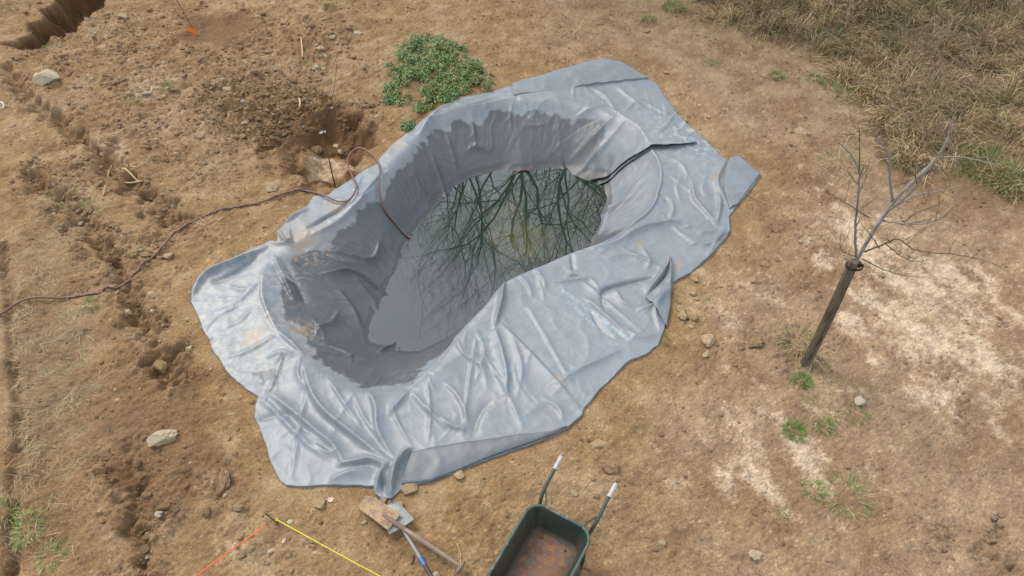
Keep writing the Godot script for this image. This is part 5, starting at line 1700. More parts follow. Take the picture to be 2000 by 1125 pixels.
func make_stones():
	var white := Color(0.5, 0.425, 0.32)
	var cream := Color(0.46, 0.38, 0.26)
	var clay := Color(0.3, 0.205, 0.115)
	var brown := Color(0.2, 0.125, 0.07)
	var tan := Color(0.36, 0.255, 0.15)
	var sm := vmat(0.6, 0.9, 0.3)
	# place, width, depth (metres), colour, spot colour, turn, label
	var list := [
		[Vector2(-7.832,-10.835), 0.46, 0.34, white, cream, 0.5, "large whitish rock in the loose soil near the trench"],
		[Vector2(-4.728,-10.579), 0.19, 0.17, cream, tan, 0.2, "smooth pale egg-shaped stone on the spoil heap"],
		[Vector2(-3.637,-3.93), 0.33, 0.21, cream, Color(0.33, 0.28, 0.2), 0.35, "lumpy cream-coloured stone alone on brown soil by the liner"],
		[Vector2(-2.847,-3.41), 0.19, 0.3, brown, clay, 0.25, "cracked brown lump of clay with pale chalk beside it"],
		[Vector2(4.53,-9.432), 0.24, 0.26, tan, cream, 0.4, "flat pointed beige slab lying on bare soil far right"],
		[Vector2(0.909,-3.882), 0.26, 0.15, tan, clay, -0.1, "long flat tan stone between liner and wheelbarrow"],
		[Vector2(0.992,-3.578), 0.19, 0.18, clay, brown, 0.9, "brown earthy clod between the wheelbarrow grips"],
		[Vector2(-0.52,-3.504), 0.12, 0.1, tan, cream, 0.1, "small tan stone half under the turned liner edge"],
		[Vector2(-1.001,-3.36), 0.2, 0.13, tan, clay, 0.05, "tan rock wedged under the liner beside its drooping corner"],
		[Vector2(-1.094,-3.194), 0.09, 0.12, tan, clay, 0.2, "rounded tan stone touching the grey shovel blade"],
		[Vector2(-1.249,-3.247), 0.08, 0.09, Color(0.33, 0.29, 0.26), tan, 0.2, "small greyish stone under the drooping liner corner"],
		[Vector2(2.28,-5.251), 0.17, 0.24, tan, cream, -0.6, "oblong tan stone lying right of the liner"],
		[Vector2(2.044,-5.629), 0.15, 0.18, tan, clay, 0.3, "biggest tan stone of the cluster at the liner's right edge"],
		[Vector2(2.157,-5.573), 0.12, 0.13, clay, tan, 0.8, "brown stone touching the biggest stone of the right cluster"],
		[Vector2(2.04,-5.719), 0.1, 0.13, clay, tan, 1.3, "narrow clod behind the biggest stone of the right cluster"],
		[Vector2(2.237,-5.962), 0.1, 0.09, tan, cream, 0.1, "flat pale pebble above the right-hand stone cluster"],
		[Vector2(2.287,-6.215), 0.1, 0.13, tan, cream, 0.7, "pale pointed stone nearest the liner above the right cluster"],
		[Vector2(2.261,-5.886), 0.07, 0.06, tan, cream, 0.2, "tiny pale pebble just below the flat pebble"],
		[Vector2(3.026,-6.188), 0.1, 0.1, tan, clay, 0.5, "small round tan stone alone between liner and young tree"],
		[Vector2(2.802,-5.191), 0.2, 0.18, clay, brown, 0.4, "dull brown clod left of the stake's foot"],
		[Vector2(2.202,-5.019), 0.08, 0.07, tan, cream, 0.4, "small pale pebble below the oblong stone"],
		[Vector2(3.762,-4.386), 0.15, 0.14, white, cream, 0.7, "bright whitish stone right of the stake's foot"],
		[Vector2(2.242,-2.721), 0.13, 0.11, cream, tan, 0.2, "pale tan stone near the bottom edge right of the barrow"],
		[Vector2(-3.42,-7.967), 0.16, 0.22, clay, cream, 0.2, "upright brown-grey stone above the hose near the whip"],
		[Vector2(-4.454,-6.637), 0.14, 0.13, tan, cream, 0.3, "larger tan stone beside the hose bend"],
		[Vector2(-4.558,-6.609), 0.11, 0.08, clay, tan, 0.1, "smaller clod touching the stone beside the hose"],
		[Vector2(-5.199,-6.206), 0.14, 0.2, brown, clay, -0.5, "long brown clod on the grassy soil above the hose"],
		[Vector2(-2.851,-12.539), 0.19, 0.14, white, tan, 0.1, "pale stone on the heap left of the green plant"],
		[Vector2(-3.41,-11.845), 0.2, 0.17, tan, cream, 0.6, "tan stone on the spoil in the far middle"],
		[Vector2(-3.564,-13.018), 0.19, 0.14, tan, clay, 0.5, "grey-tan stone on the soil at the far edge"],
		[Vector2(-3.947,-13.183), 0.18, 0.15, clay, tan, 0.2, "brown stone left of the grey-tan far stone"],
		[Vector2(-7.419,-13.12), 0.26, 0.17, tan, cream, 0.3, "pale block beside the far trench"],
		[Vector2(-3.26,-11.216), 0.16, 0.13, tan, cream, 0.9, "right one of two touching stones above the whip"],
		[Vector2(-3.378,-11.182), 0.14, 0.13, cream, tan, 0.3, "left one of two touching stones above the whip"],
		[Vector2(-2.735,-9.394), 0.13, 0.15, tan, cream, 0.3, "pale stone on the back wall of the whip's hollow"],
		[Vector2(-2.84,-9.559), 0.1, 0.12, cream, tan, 0.5, "small pale stone at the white plant label"],
		[Vector2(-3.133,-9.411), 0.2, 0.2, brown, clay, 0.6, "dark clod on the back wall left of the white label"],
		[Vector2(-4.172,-9.282), 0.15, 0.12, clay, tan, 0.6, "brown clod on the slope left of the hollow"],
		[Vector2(-4.475,-8.951), 0.2, 0.15, clay, brown, 0.2, "broad brown clod low on the spoil slope"],
		[Vector2(-2.108,-3.023), 0.06, 0.07, white, cream, 0.2, "small whitish pebble beside the dark peg"],
		[Vector2(-2.124,-2.828), 0.05, 0.08, white, tan, 0.2, "pinkish-white pebble below the yellow string's end"],
		[Vector2(-2.057,-2.692), 0.08, 0.1, brown, clay, 0.2, "brown clod right of the orange string"],
		[Vector2(-1.997,-2.565), 0.07, 0.07, tan, clay, 0.2, "tan pebble at the bottom edge left of the yellow string"],
		[Vector2(-1.858,-3.199), 0.13, 0.15, tan, Color(0.42, 0.3, 0.16), 0.5, "flat ochre stone below the liner's front edge"],
		[Vector2(-1.412,-3.023), 0.06, 0.05, tan, cream, 0.5, "small tan pebble left of the rusty spade"],
		[Vector2(-0.684,-2.519), 0.09, 0.07, cream, tan, 0.5, "pale pebble between shovel handle and spade handle"],
		[Vector2(-4.438,-5.971), 0.1, 0.08, cream, tan, 0.1, "pale flat stone below the hose by the rut"],
		[Vector2(-4.921,-5.979), 0.17, 0.1, tan, brown, 0.2, "tan clod touching the underside of the hose"],
		[Vector2(-4.32,-5.662), 0.07, 0.08, cream, white, 0.1, "small pale stone in the rut below the hose"],
		[Vector2(-3.972,-4.881), 0.19, 0.2, Color(0.27, 0.18, 0.08), clay, 0.3, "orange-brown clod in the rut left of the liner"],
		[Vector2(2.744,-9.697), 0.1, 0.09, tan, cream, 0.3, "small tan stone far right just off the liner edge"],
		[Vector2(3.134,-9.826), 0.1, 0.09, cream, tan, 0.3, "pale pebble on the bare soil beyond the liner's right"],
		[Vector2(3.066,-10.134), 0.1, 0.09, cream, tan, 0.8, "pointed pale pebble highest of three beyond the liner"],
		[Vector2(5.901,-9.783), 0.13, 0.12, white, cream, 0.3, "whitish stone in the litter behind the young tree"],
		[Vector2(2.663,-11.131), 0.11, 0.1, tan, cream, 0.3, "tan pebble just beyond the far liner corner"],
		[Vector2(2.529,-12.618), 0.13, 0.1, tan, clay, 0.3, "tan stone under the pale green far tuft"],
		[Vector2(2.118,-5.453), 0.07, 0.07, cream, tan, 0.3, "small pale pebble in front of the right cluster"],
		[Vector2(0.824,-3.279), 0.07, 0.07, clay, brown, 0.3, "brown pebble right of the barrow tray"],
		[Vector2(0.61,-3.301), 0.09, 0.08, tan, cream, 0.3, "tan pebble between the two handle tubes"],
	]
	var n := 0
	for s in list:
		n += 1
		var p: Vector2 = s[0]
		var w: float = s[1]
		var d: float = s[2]
		var high := minf(w, d) * (0.62 if n % 3 else 0.5)
		if n == 5:
			high = 0.06
		var o := put("stone", rock(4 if w > 0.22 else (3 if w > 0.12 else 2), Vector3(w, high, d), 100 + n * 7, s[3], s[4], 0.97, 0.2), sm)
		var y := ground_h(p.x, p.y)
		var s_in := inside_liner(p.x, p.y)
		if s_in > -0.05:
			y = 0.0
		o.position = Vector3(p.x, y + high * 0.2, p.y)
		o.rotation.y = s[5]
		tag(o, s[6], "clod" if "clod" in s[6] or "lump" in s[6] else "stone", "stones lying about on the soil")

func make_crumbs():
	# loose crumbs of clay and pebbles; nobody could count them
	var shapes := []
	for k in 4:
		shapes.append(rock(1, Vector3(1, 0.75, 1), 900 + k * 31, Color(0.9, 0.9, 0.9), Color(0.75, 0.75, 0.75), 1.0, 0.34, true))
	var sm := vmat(0.62, 0.95, 0.25)
	var places := [[], [], [], []]
	var cols := [[], [], [], []]
	var made := 0
	var tries := 0
	while made < 26000 and tries < 260000:
		tries += 1
		var z := -2.3 - 12.0 * pow(rng.randf(), 0.8)
		var wide := 4.4 + (-z - 2.5) * 0.5
		var x := rng.randf_range(-wide, wide)
		if inside_liner(x, z) > -0.03:
			continue
		var r := look(mr, x, z, GX, GZ, CELL, GW, GH)
		var d := -0.02 + r * r * 0.32 + 0.5 * n_b.get_noise_2d(x * 0.8, z * 0.8) + 0.25 * n_c.get_noise_2d(x, z)
		d *= 1.0 - 0.8 * clampf(look(mg, x, z, GX, GZ, CELL, GW, GH), 0, 1)
		if rng.randf() > d:
			continue
		made += 1
		var s := 0.0095 * pow(rng.randf() + 0.02, -0.55) * (0.75 + 0.5 * r)
		s = minf(s, 0.03 + 0.045 * r)
		if r > 0.75 and rng.randf() < 0.035:
			s = rng.randf_range(0.06, 0.13)
		var b := Basis.from_euler(Vector3(rng.randf_range(-0.5, 0.5), rng.randf() * TAU, rng.randf_range(-0.5, 0.5))).scaled(Vector3(s * rng.randf_range(0.8, 1.4), s * rng.randf_range(0.5, 0.9), s))
		var k := made % 4
		places[k].append(Transform3D(b, Vector3(x, ground_h(x, z) + s * 0.1, z)))
		var c := soil(x, z)
		var t := rng.randf()
		if t < 0.05:
			c = c.lerp(Color(0.52, 0.44, 0.33), 0.7)
		elif t < 0.3:
			c = c.lerp(Color(0.2, 0.125, 0.07), 0.25)
		else:
			c = c.lerp(Color(0.36, 0.25, 0.15), 0.2)
		cols[k].append(c)
	for k in 4:
		var mmesh := MultiMesh.new()
		mmesh.transform_format = MultiMesh.TRANSFORM_3D
		mmesh.use_colors = true
		mmesh.mesh = shapes[k]
		mmesh.instance_count = places[k].size()
		for q in places[k].size():
			mmesh.set_instance_transform(q, places[k][q])
			mmesh.set_instance_color(q, cols[k][q])
		var o := MultiMeshInstance3D.new()
		o.multimesh = mmesh
		o.material_override = sm
		o.name = free_name("soil_crumbs")
		add_child(o)
		tag(o, "loose crumbs of tan clay and small pebbles strewn over the soil", "crumbs", "loose soil crumbs", "stuff")

# ------------------------------------------------------------------ sticks and markers
func stick(pts: PackedVector3Array, r: float, col: Color, label: String, sides := 6):
	var q := pts
	var h0 := top_h(q[0].x, q[0].z)
	var h1 := top_h(q[q.size() - 1].x, q[q.size() - 1].z)
	for k in q.size():
		q[k].y += maxf(lerpf(h0, h1, float(k) / (q.size() - 1)), top_h(q[k].x, q[k].z))
	var s := wood_tube(curve(q, 0.04), r, sides, col, r * 900)
	tag(put("stick", s.mesh(), vmat(1.0, 0.85, 0.3)), label, "stick", "dry sticks on the soil")

func flat(a: Array) -> PackedVector3Array:
	var r := PackedVector3Array()
	for p in a:
		r.append(Vector3(p.x, 0.012, p.y))
	return r

func make_sticks_and_markers():
	var straw := Color(0.4, 0.3, 0.17)
	stick(flat([Vector2(-6.074,-8.772), Vector2(-5.948,-8.389), Vector2(-5.758,-7.842)]), 0.013, Color(0.26, 0.18, 0.1), "brown stick standing out of the rut, pointing away")
	stick(flat([Vector2(-5.816,-8.535), Vector2(-5.638,-8.401), Vector2(-5.445,-8.257)]), 0.013, straw, "thickest of three straw-coloured sticks lying together")
	stick(flat([Vector2(-5.805,-8.547), Vector2(-5.671,-8.51), Vector2(-5.51,-8.461)]), 0.007, straw, "uppermost thin stick of the three lying together")
	stick(flat([Vector2(-5.666,-8.293), Vector2(-5.54,-8.234), Vector2(-5.362,-8.234)]), 0.01, straw, "lowest forked stick of the three lying together")
	stick(flat([Vector2(-3.824,-12.177), Vector2(-3.752,-11.863), Vector2(-3.71,-11.648)]), 0.012, straw, "short pale stick on the far spoil")
	stick(flat([Vector2(-3.527,-10.392), Vector2(-3.485,-10.27), Vector2(-3.463,-10.119)]), 0.016, straw, "stubby pale root end above the whip's hollow")
	stick(flat([Vector2(-6.427,-12.233), Vector2(-6.377,-12.366), Vector2(-6.308,-12.501)]), 0.006, straw, "thin twig left of the smooth hollow")
	stick(flat([Vector2(-0.51,-2.818), Vector2(-0.471,-2.697), Vector2(-0.475,-2.588)]), 0.004, straw, "thin curved straw beside the spade's crosspiece")
	stick(flat([Vector2(3.204,-8.151), Vector2(3.384,-7.809), Vector2(3.645,-7.643)]), 0.004, Color(0.3, 0.2, 0.12), "thin brown twig on the soil by the liner's right flap")
	stick(flat([Vector2(-0.906,-2.711), Vector2(-0.91,-2.664), Vector2(-0.921,-2.626)]), 0.007, Color(0.12, 0.04, 0.025), "short reddish twig beside the black shovel handle")
	# orange flag on a thin wire
	var b := Vector2(-5.978,-12.696)
	var g := ground_h(b.x, b.y)
	var root := thing("marker_flag", "small orange ribbon on a thin dark wire by the smooth hollow", "marker", Vector3(b.x, g, b.y))
	var s := Shape.new()
	s.tube(PackedVector3Array([Vector3(0.02, -0.05, 0), Vector3(0, 0.12, 0), Vector3(-0.07, 0.5, 0), Vector3(-0.16, 0.95, 0.02)]), 0.006, 5, Color(0.08, 0.055, 0.04))
	put("wire", s.mesh(), vmat(1.0, 0.7, 0.3), root)
	var f := Shape.new()
	f.quad(Vector3(-0.1, 0.1, 0.03), Vector3(-0.08, 0.16, 0.01), Vector3(0.02, 0.13, 0.02), Vector3(0.03, 0.05, 0.05))
	f.quad(Vector3(0.0, 0.12, 0.03), Vector3(0.05, 0.15, 0.03), Vector3(0.09, 0.04, 0.07), Vector3(0.03, 0.02, 0.06))
	put("ribbon", f.mesh(), mat(Color(0.55, 0.13, 0.015), 0.7, 0.3), root)
	# white plastic loop at the left edge
	var wp := Vector2(-8.274,-10.03)
	var ring := PackedVector3Array()
	for k in 19:
		var a := TAU * k / 16
		ring.append(Vector3(cos(a) * 0.055, 0.02 + 0.05 * absf(sin(a)), sin(a) * 0.09))
	var wr := Shape.new()
	wr.tube(ring, 0.01, 6, Color.WHITE, false)
	var wo := put("plastic_loop", wr.mesh(), mat(Color(0.5, 0.48, 0.5), 0.5, 0.4))
	wo.position = Vector3(wp.x, ground_h(wp.x, wp.y) - 0.01, wp.y)
	tag(wo, "small white plastic loop at the left edge of the view", "loop")
	# a dry oak leaf by the front edge
	var lp := Vector2(-1.761,-3.242)
	var lf := Shape.new()
	for k in 7:
		var a0 := TAU * k / 7
		var a1 := TAU * (k + 1) / 7
		var am := (a0 + a1) / 2
		var c := Color(0.45, 0.33, 0.27)
		var ctr := Vector3(0, 0.012, 0)
		lf.tri(ctr, Vector3(cos(a0) * 0.02, 0.012, sin(a0) * 0.02), Vector3(cos(am) * 0.045, 0.02, sin(am) * 0.035), c)
		lf.tri(ctr, Vector3(cos(am) * 0.045, 0.02, sin(am) * 0.035), Vector3(cos(a1) * 0.02, 0.012, sin(a1) * 0.02), c)
	var lo := put("dry_leaf", lf.mesh(), vmat(1.0, 0.8, 0.3))
	lo.position = Vector3(lp.x, ground_h(lp.x, lp.y), lp.y)
	tag(lo, "pale pinkish dry leaf below the liner's front edge", "leaf")

# ------------------------------------------------------------------ grass
func blade(s: Shape, p: Vector3, dir: Vector3, length: float, lean: float, width: float, col: Color):
	var side := dir.cross(Vector3.UP).normalized() * width / 2
	var up := Vector3(0, 1, 0)
	var m := p + (dir * lean + up * (1 - lean)).normalized() * length * 0.55
	var e := m + (dir * minf(1.0, lean + 0.45) + up * (0.55 - lean)).normalized() * length * 0.45
	s.quad(p - side, m - side * 0.8, m + side * 0.8, p + side, col)
	s.tri(m - side * 0.8, e, m + side * 0.8, Color(col.r * 1.1, col.g * 1.1, col.b * 1.05))

func tuft(at: Vector2, n: int, radius: float, length: float, green: float, lean: float, label: String, called := "grass_tuft", cat := "grass tuft", group := "tufts of grass"):
	var g := ground_h(at.x, at.y)
	var root := thing(called, label, cat, Vector3(at.x, g, at.y), group)
	var s := Shape.new()
	for k in n:
		var a := rng.randf() * TAU
		var q := sqrt(rng.randf()) * radius
		var x := cos(a) * q
		var z := sin(a) * q
		var y := ground_h(at.x + x, at.y + z) - g
		var d := Vector3(cos(a) + rng.randf_range(-0.7, 0.7), 0, sin(a) + rng.randf_range(-0.7, 0.7)).normalized()
		var c := Color(0.33, 0.26, 0.14)
		if rng.randf() < green:
			c = Color(0.06, 0.12, 0.028).lerp(Color(0.13, 0.19, 0.05), rng.randf())
		elif rng.randf() < 0.4:
			c = Color(0.2, 0.14, 0.09)
		blade(s, Vector3(x, y - 0.01, z), d, length * rng.randf_range(0.5, 1.2), clampf(lean + rng.randf_range(-0.3, 0.3), 0.05, 1.0), rng.randf_range(0.004, 0.008), c)
	var m := vmat(0.95, 0.75, 0.3)
	m.backlight_enabled = true
	m.backlight = Color(0.2, 0.2, 0.2)
	put("blades", s.mesh(), m, root).set_meta("kind", "stuff")

func make_tufts():
	tuft(Vector2(-3.575,-13.585), 130, 0.12, 0.12, 0.95, 0.5, "dark green tuft on the soil at the far edge")
	tuft(Vector2(-5.785,-10.674), 90, 0.09, 0.09, 0.8, 0.5, "small green tuft on the heap left of the pale egg stone")
	tuft(Vector2(-6.209,-10.255), 110, 0.1, 0.1, 0.55, 0.6, "half-dry green tuft on the tracked soil")
	tuft(Vector2(-3.652,-11.403), 90, 0.1, 0.09, 0.9, 0.6, "dark green weed above the whip's hollow")
	tuft(Vector2(-3.584,-9.268), 70, 0.06, 0.07, 0.9, 0.6, "tiny green weed left of the whip's hollow")
	tuft(Vector2(3.171,-13.563), 260, 0.2, 0.2, 0.9, 0.45, "bright green tuft at the far edge left of the dead grass")
	tuft(Vector2(2.601,-13.1), 160, 0.12, 0.15, 0.7, 0.45, "yellowish green tuft left of the bright far tuft")
	tuft(Vector2(3.468,-11.473), 140, 0.15, 0.1, 0.75, 0.6, "thin green tuft beside a clod beyond the liner's right")
	tuft(Vector2(4.521,-11.015), 180, 0.11, 0.12, 1.0, 0.5, "compact bright green tuft on bare soil far right")
	tuft(Vector2(5.184,-10.916), 170, 0.14, 0.13, 0.85, 0.5, "green tuft at the edge of the dead grass")
	tuft(Vector2(5.597,-10.439), 260, 0.25, 0.12, 0.85, 0.6, "wide low green tuft in the dead grass edge")
	tuft(Vector2(5.372,-10.674), 120, 0.14, 0.1, 0.85, 0.6, "small green tuft between two others at the dead grass")
	tuft(Vector2(3.213,-4.642), 260, 0.09, 0.09, 1.0, 0.45, "lush green tuft at the stake's foot")
	tuft(Vector2(2.953,-4.01), 260, 0.1, 0.1, 0.97, 0.5, "round green tuft left of the pair below the stake")
	tuft(Vector2(3.294,-4.059), 120, 0.07, 0.09, 0.95, 0.5, "small green tuft right of the round one below the stake")
	tuft(Vector2(3.274,-4.23), 150, 0.16, 0.14, 0.3, 0.8, "dry yellowish tuft above the round green one")
	tuft(Vector2(3.694,-4.23), 110, 0.12, 0.1, 0.85, 0.75, "thin green blades below the bright whitish stone")
	tuft(Vector2(2.956,-3.35), 140, 0.1, 0.09, 0.6, 0.6, "olive tuft in the lower right soil")
	tuft(Vector2(3.255,-3.279), 170, 0.2, 0.16, 0.65, 0.85, "flattened greyish green tuft in the lower right soil")
	tuft(Vector2(2.599,-3.095), 60, 0.05, 0.06, 0.7, 0.6, "tiny yellow-green sprout near the bottom right")
	tuft(Vector2(1.77,-5.267), 80, 0.07, 0.07, 0.9, 0.6, "little green tuft against the liner's right edge")
	tuft(Vector2(2.4,-5.827), 70, 0.07, 0.06, 0.7, 0.7, "greyish green sprig right of the stone cluster")
	tuft(Vector2(-4.819,-6.675), 120, 0.09, 0.09, 0.75, 0.6, "green tuft left of the stone at the hose bend")
	tuft(Vector2(-5.123,-5.777), 110, 0.07, 0.09, 0.8, 0.6, "green tuft just below the hose on the left")
	tuft(Vector2(-3.614,-6.694), 60, 0.06, 0.06, 0.8, 0.6, "tiny green sprout off the liner's left corner")
	tuft(Vector2(-6.345,-7.831), 260, 0.18, 0.12, 0.5, 0.7, "pale greyish grass tuft beside the left rut")
	tuft(Vector2(-5.932,-7.665), 70, 0.06, 0.07, 0.9, 0.6, "tiny dark green tuft in the left rut")
	tuft(Vector2(-4.597,-2.942), 480, 0.15, 0.1, 0.6, 0.7, "large olive green tuft in the bottom left corner")
	tuft(Vector2(-4.254,-2.711), 220, 0.12, 0.09, 0.6, 0.7, "pale green tuft right of the large corner tuft")
	tuft(Vector2(-4.867,-3.121), 260, 0.12, 0.12, 0.65, 0.6, "green tuft cut by the left edge near the bottom")
	tuft(Vector2(-8.171,-10.285), 120, 0.2, 0.1, 0.5, 0.7, "faint greyish grass patch near the left edge")
	tuft(Vector2(-8.58,-12.009), 120, 0.17, 0.16, 0.35, 0.6, "straw-coloured tuft on the lip of the far trench")
	tuft(Vector2(-9.945,-13.693), 260, 0.4, 0.16, 0.8, 0.6, "yellow-green grass in the far left corner")
	tuft(Vector2(3.322,-5.206), 260, 0.15, 0.22, 0.3, 0.8, "straggly half-dry grass clump left of the stake", "dry_grass_clump", "grass clump", "clumps of dead grass")
	tuft(Vector2(3.452,-5.041), 220, 0.16, 0.18, 0.05, 0.8, "dry brown grass right of the stake's foot", "dry_grass_clump", "grass clump", "clumps of dead grass")
	tuft(Vector2(1.247,-12.716), 420, 0.4, 0.3, 0.0, 0.85, "heap of dead purplish brown stems beyond the liner", "dry_grass_clump", "grass clump", "clumps of dead grass")
	tuft(Vector2(1.117,-12.139), 150, 0.35, 0.35, 0.0, 0.97, "pale straw strands in front of the dead brown heap", "dry_grass_clump", "grass clump", "clumps of dead grass")
	tuft(Vector2(-4.092,-7.219), 110, 0.13, 0.16, 0.0, 0.9, "wisp of pale straw below the hose", "dry_grass_clump", "grass clump", "clumps of dead grass")
	tuft(Vector2(4.853,-8.597), 170, 0.25, 0.25, 0.25, 0.8, "dry grass clump under the young tree's left branches", "dry_grass_clump", "grass clump", "clumps of dead grass")
	tuft(Vector2(6.784,-10.548), 900, 0.35, 0.55, 0.0, 0.9, "combed-over bundle of pale straw in the dead grass", "dry_grass_clump", "grass clump", "clumps of dead grass")
	tuft(Vector2(7.104,-9.986), 500, 0.35, 0.3, 0.7, 0.5, "yellowish green tussock beside the straw bundle", "grass_tussock", "tussock", "green tussocks in the dead grass")
	tuft(Vector2(6.911,-8.449), 420, 0.3, 0.32, 0.7, 0.5, "dark green tussock at the right behind the young tree", "grass_tussock", "tussock", "green tussocks in the dead grass")
	tuft(Vector2(7.127,-8.035), 420, 0.28, 0.36, 0.35, 0.4, "upright yellow tussock at the right edge", "grass_tussock", "tussock", "green tussocks in the dead grass")
	tuft(Vector2(5.792,-12.52), 260, 0.25, 0.22, 0.95, 0.5, "small dark green weed in the dead grass", "grass_tussock", "tussock", "green tussocks in the dead grass")
	tuft(Vector2(8.208,-13.329), 420, 0.5, 0.3, 0.8, 0.5, "green tussock among dead grass at the far edge", "grass_tussock", "tussock", "green tussocks in the dead grass")

func scatter_blades(called: String, label: String, n: int, mask: Callable, length: float, flatness: float, cols: Array, xr: Vector2, zr: Vector2):
	var s := Shape.new()
	blade(s, Vector3.ZERO, Vector3(0, 0, 1), 1.0, 0.35, 0.026, Color.WHITE)
	var lie := Shape.new()
	lie.quad(Vector3(-0.01, 0.0, 0), Vector3(-0.008, 0.05, 0.5), Vector3(0.008, 0.05, 0.5), Vector3(0.01, 0.0, 0))
	lie.tri(Vector3(-0.008, 0.05, 0.5), Vector3(0, 0.0, 1), Vector3(0.008, 0.05, 0.5))
	var m := vmat(0.7, 0.8, 0.25)
	for kind in 2:
		var tr := []
		var co := []
		var want := int(n * (flatness if kind == 1 else 1.0 - flatness))
		var tries := 0
		while tr.size() < want and tries < want * 12:
			tries += 1
			var x := rng.randf_range(xr.x, xr.y)
			var z := rng.randf_range(zr.x, zr.y)
			if inside_liner(x, z) > -0.05:
				continue
			var d: float = mask.call(x, z)
			if rng.randf() > d:
				continue
			var l := length * rng.randf_range(0.4, 1.25)
			# blades in one place are combed the same way
			var turn := n_a.get_noise_2d(x * 1.3, z * 1.3) * 7.0 + rng.randf_range(-1.0, 1.0)
			if kind == 0:
				turn += rng.randf_range(-1.5, 1.5)
			var b := Basis(Vector3.UP, turn).scaled(Vector3(1, 1, 1)) * Basis(Vector3.RIGHT, rng.randf_range(-0.15, 0.2) if kind == 1 else rng.randf_range(-0.2, 0.8))
			tr.append(Transform3D(b.scaled(Vector3(l, l, l)), Vector3(x, ground_h(x, z) + (0.006 if kind == 1 else -0.01), z)))
			var c: Color = cols[rng.randi() % cols.size()]
			var gr := n_b.get_noise_2d(x * 0.6 + 11, z * 0.6)
			if gr > 0.08 and cols.size() > 4:
				c = c.lerp(Color(0.13, 0.155, 0.04), minf(0.85, (gr - 0.08) * 4.0) * rng.randf())
			var k := rng.randf_range(0.7, 1.25)
			co.append(Color(c.r * k, c.g * k, c.b * k))
		var mmesh := MultiMesh.new()
		mmesh.transform_format = MultiMesh.TRANSFORM_3D
		mmesh.use_colors = true
		mmesh.mesh = s.mesh() if kind == 0 else lie.mesh()
		mmesh.instance_count = tr.size()
		for q in tr.size():
			mmesh.set_instance_transform(q, tr[q])
			mmesh.set_instance_color(q, co[q])
		var o := MultiMeshInstance3D.new()
		o.multimesh = mmesh
		o.material_override = m
		o.name = free_name(called)
		add_child(o)
		tag(o, label, "grass", called.replace("_", " "), "stuff")

func make_grass():
	var straw := [Color(0.54, 0.42, 0.24), Color(0.44, 0.31, 0.17), Color(0.33, 0.21, 0.115), Color(0.21, 0.125, 0.08), Color(0.16, 0.095, 0.065), Color(0.6, 0.48, 0.28)]
	var dry := [Color(0.5, 0.4, 0.25), Color(0.4, 0.31, 0.18), Color(0.3, 0.22, 0.12)]
	scatter_blades("dead_grass", "thick brown and straw-coloured dead grass filling the far right", 68000, func(x, z): return clampf(look(mg, x, z, GX, GZ, CELL, GW, GH), 0, 1) * clampf(0.28 + n_b.get_noise_2d(x * 0.6, z * 0.6) * 2.4, 0.02, 1.0), 0.36, 0.5, straw, Vector2(2.6, 10.9), Vector2(-14.6, -7.4))
	scatter_blades("dry_straw", "thin dry grass lying over the soil on the left", 10000, func(x, z): return clampf(look(mg, x, z, GX, GZ, CELL, GW, GH), 0, 1) * clampf(0.35 + n_b.get_noise_2d(x * 0.9, z * 0.9) * 1.8, 0.02, 1.0), 0.15, 0.85, dry, Vector2(-7.5, -2.6), Vector2(-8.6, -2.3))
	scatter_blades("straw_bits", "stray bits of straw scattered over the bare soil", 5200, func(x, z): return clampf(0.2 + n_b.get_noise_2d(x * 0.6 + 5, z * 0.6) * 0.9 + 0.5 * exp(-Vector2(x - 3.4, z + 5.0).length_squared() / 0.35), 0.03, 1.0), 0.085, 0.95, [Color(0.42, 0.33, 0.2), Color(0.34, 0.25, 0.14), Color(0.2, 0.13, 0.08)], Vector2(-6.5, 7.0), Vector2(-13.5, -2.3))

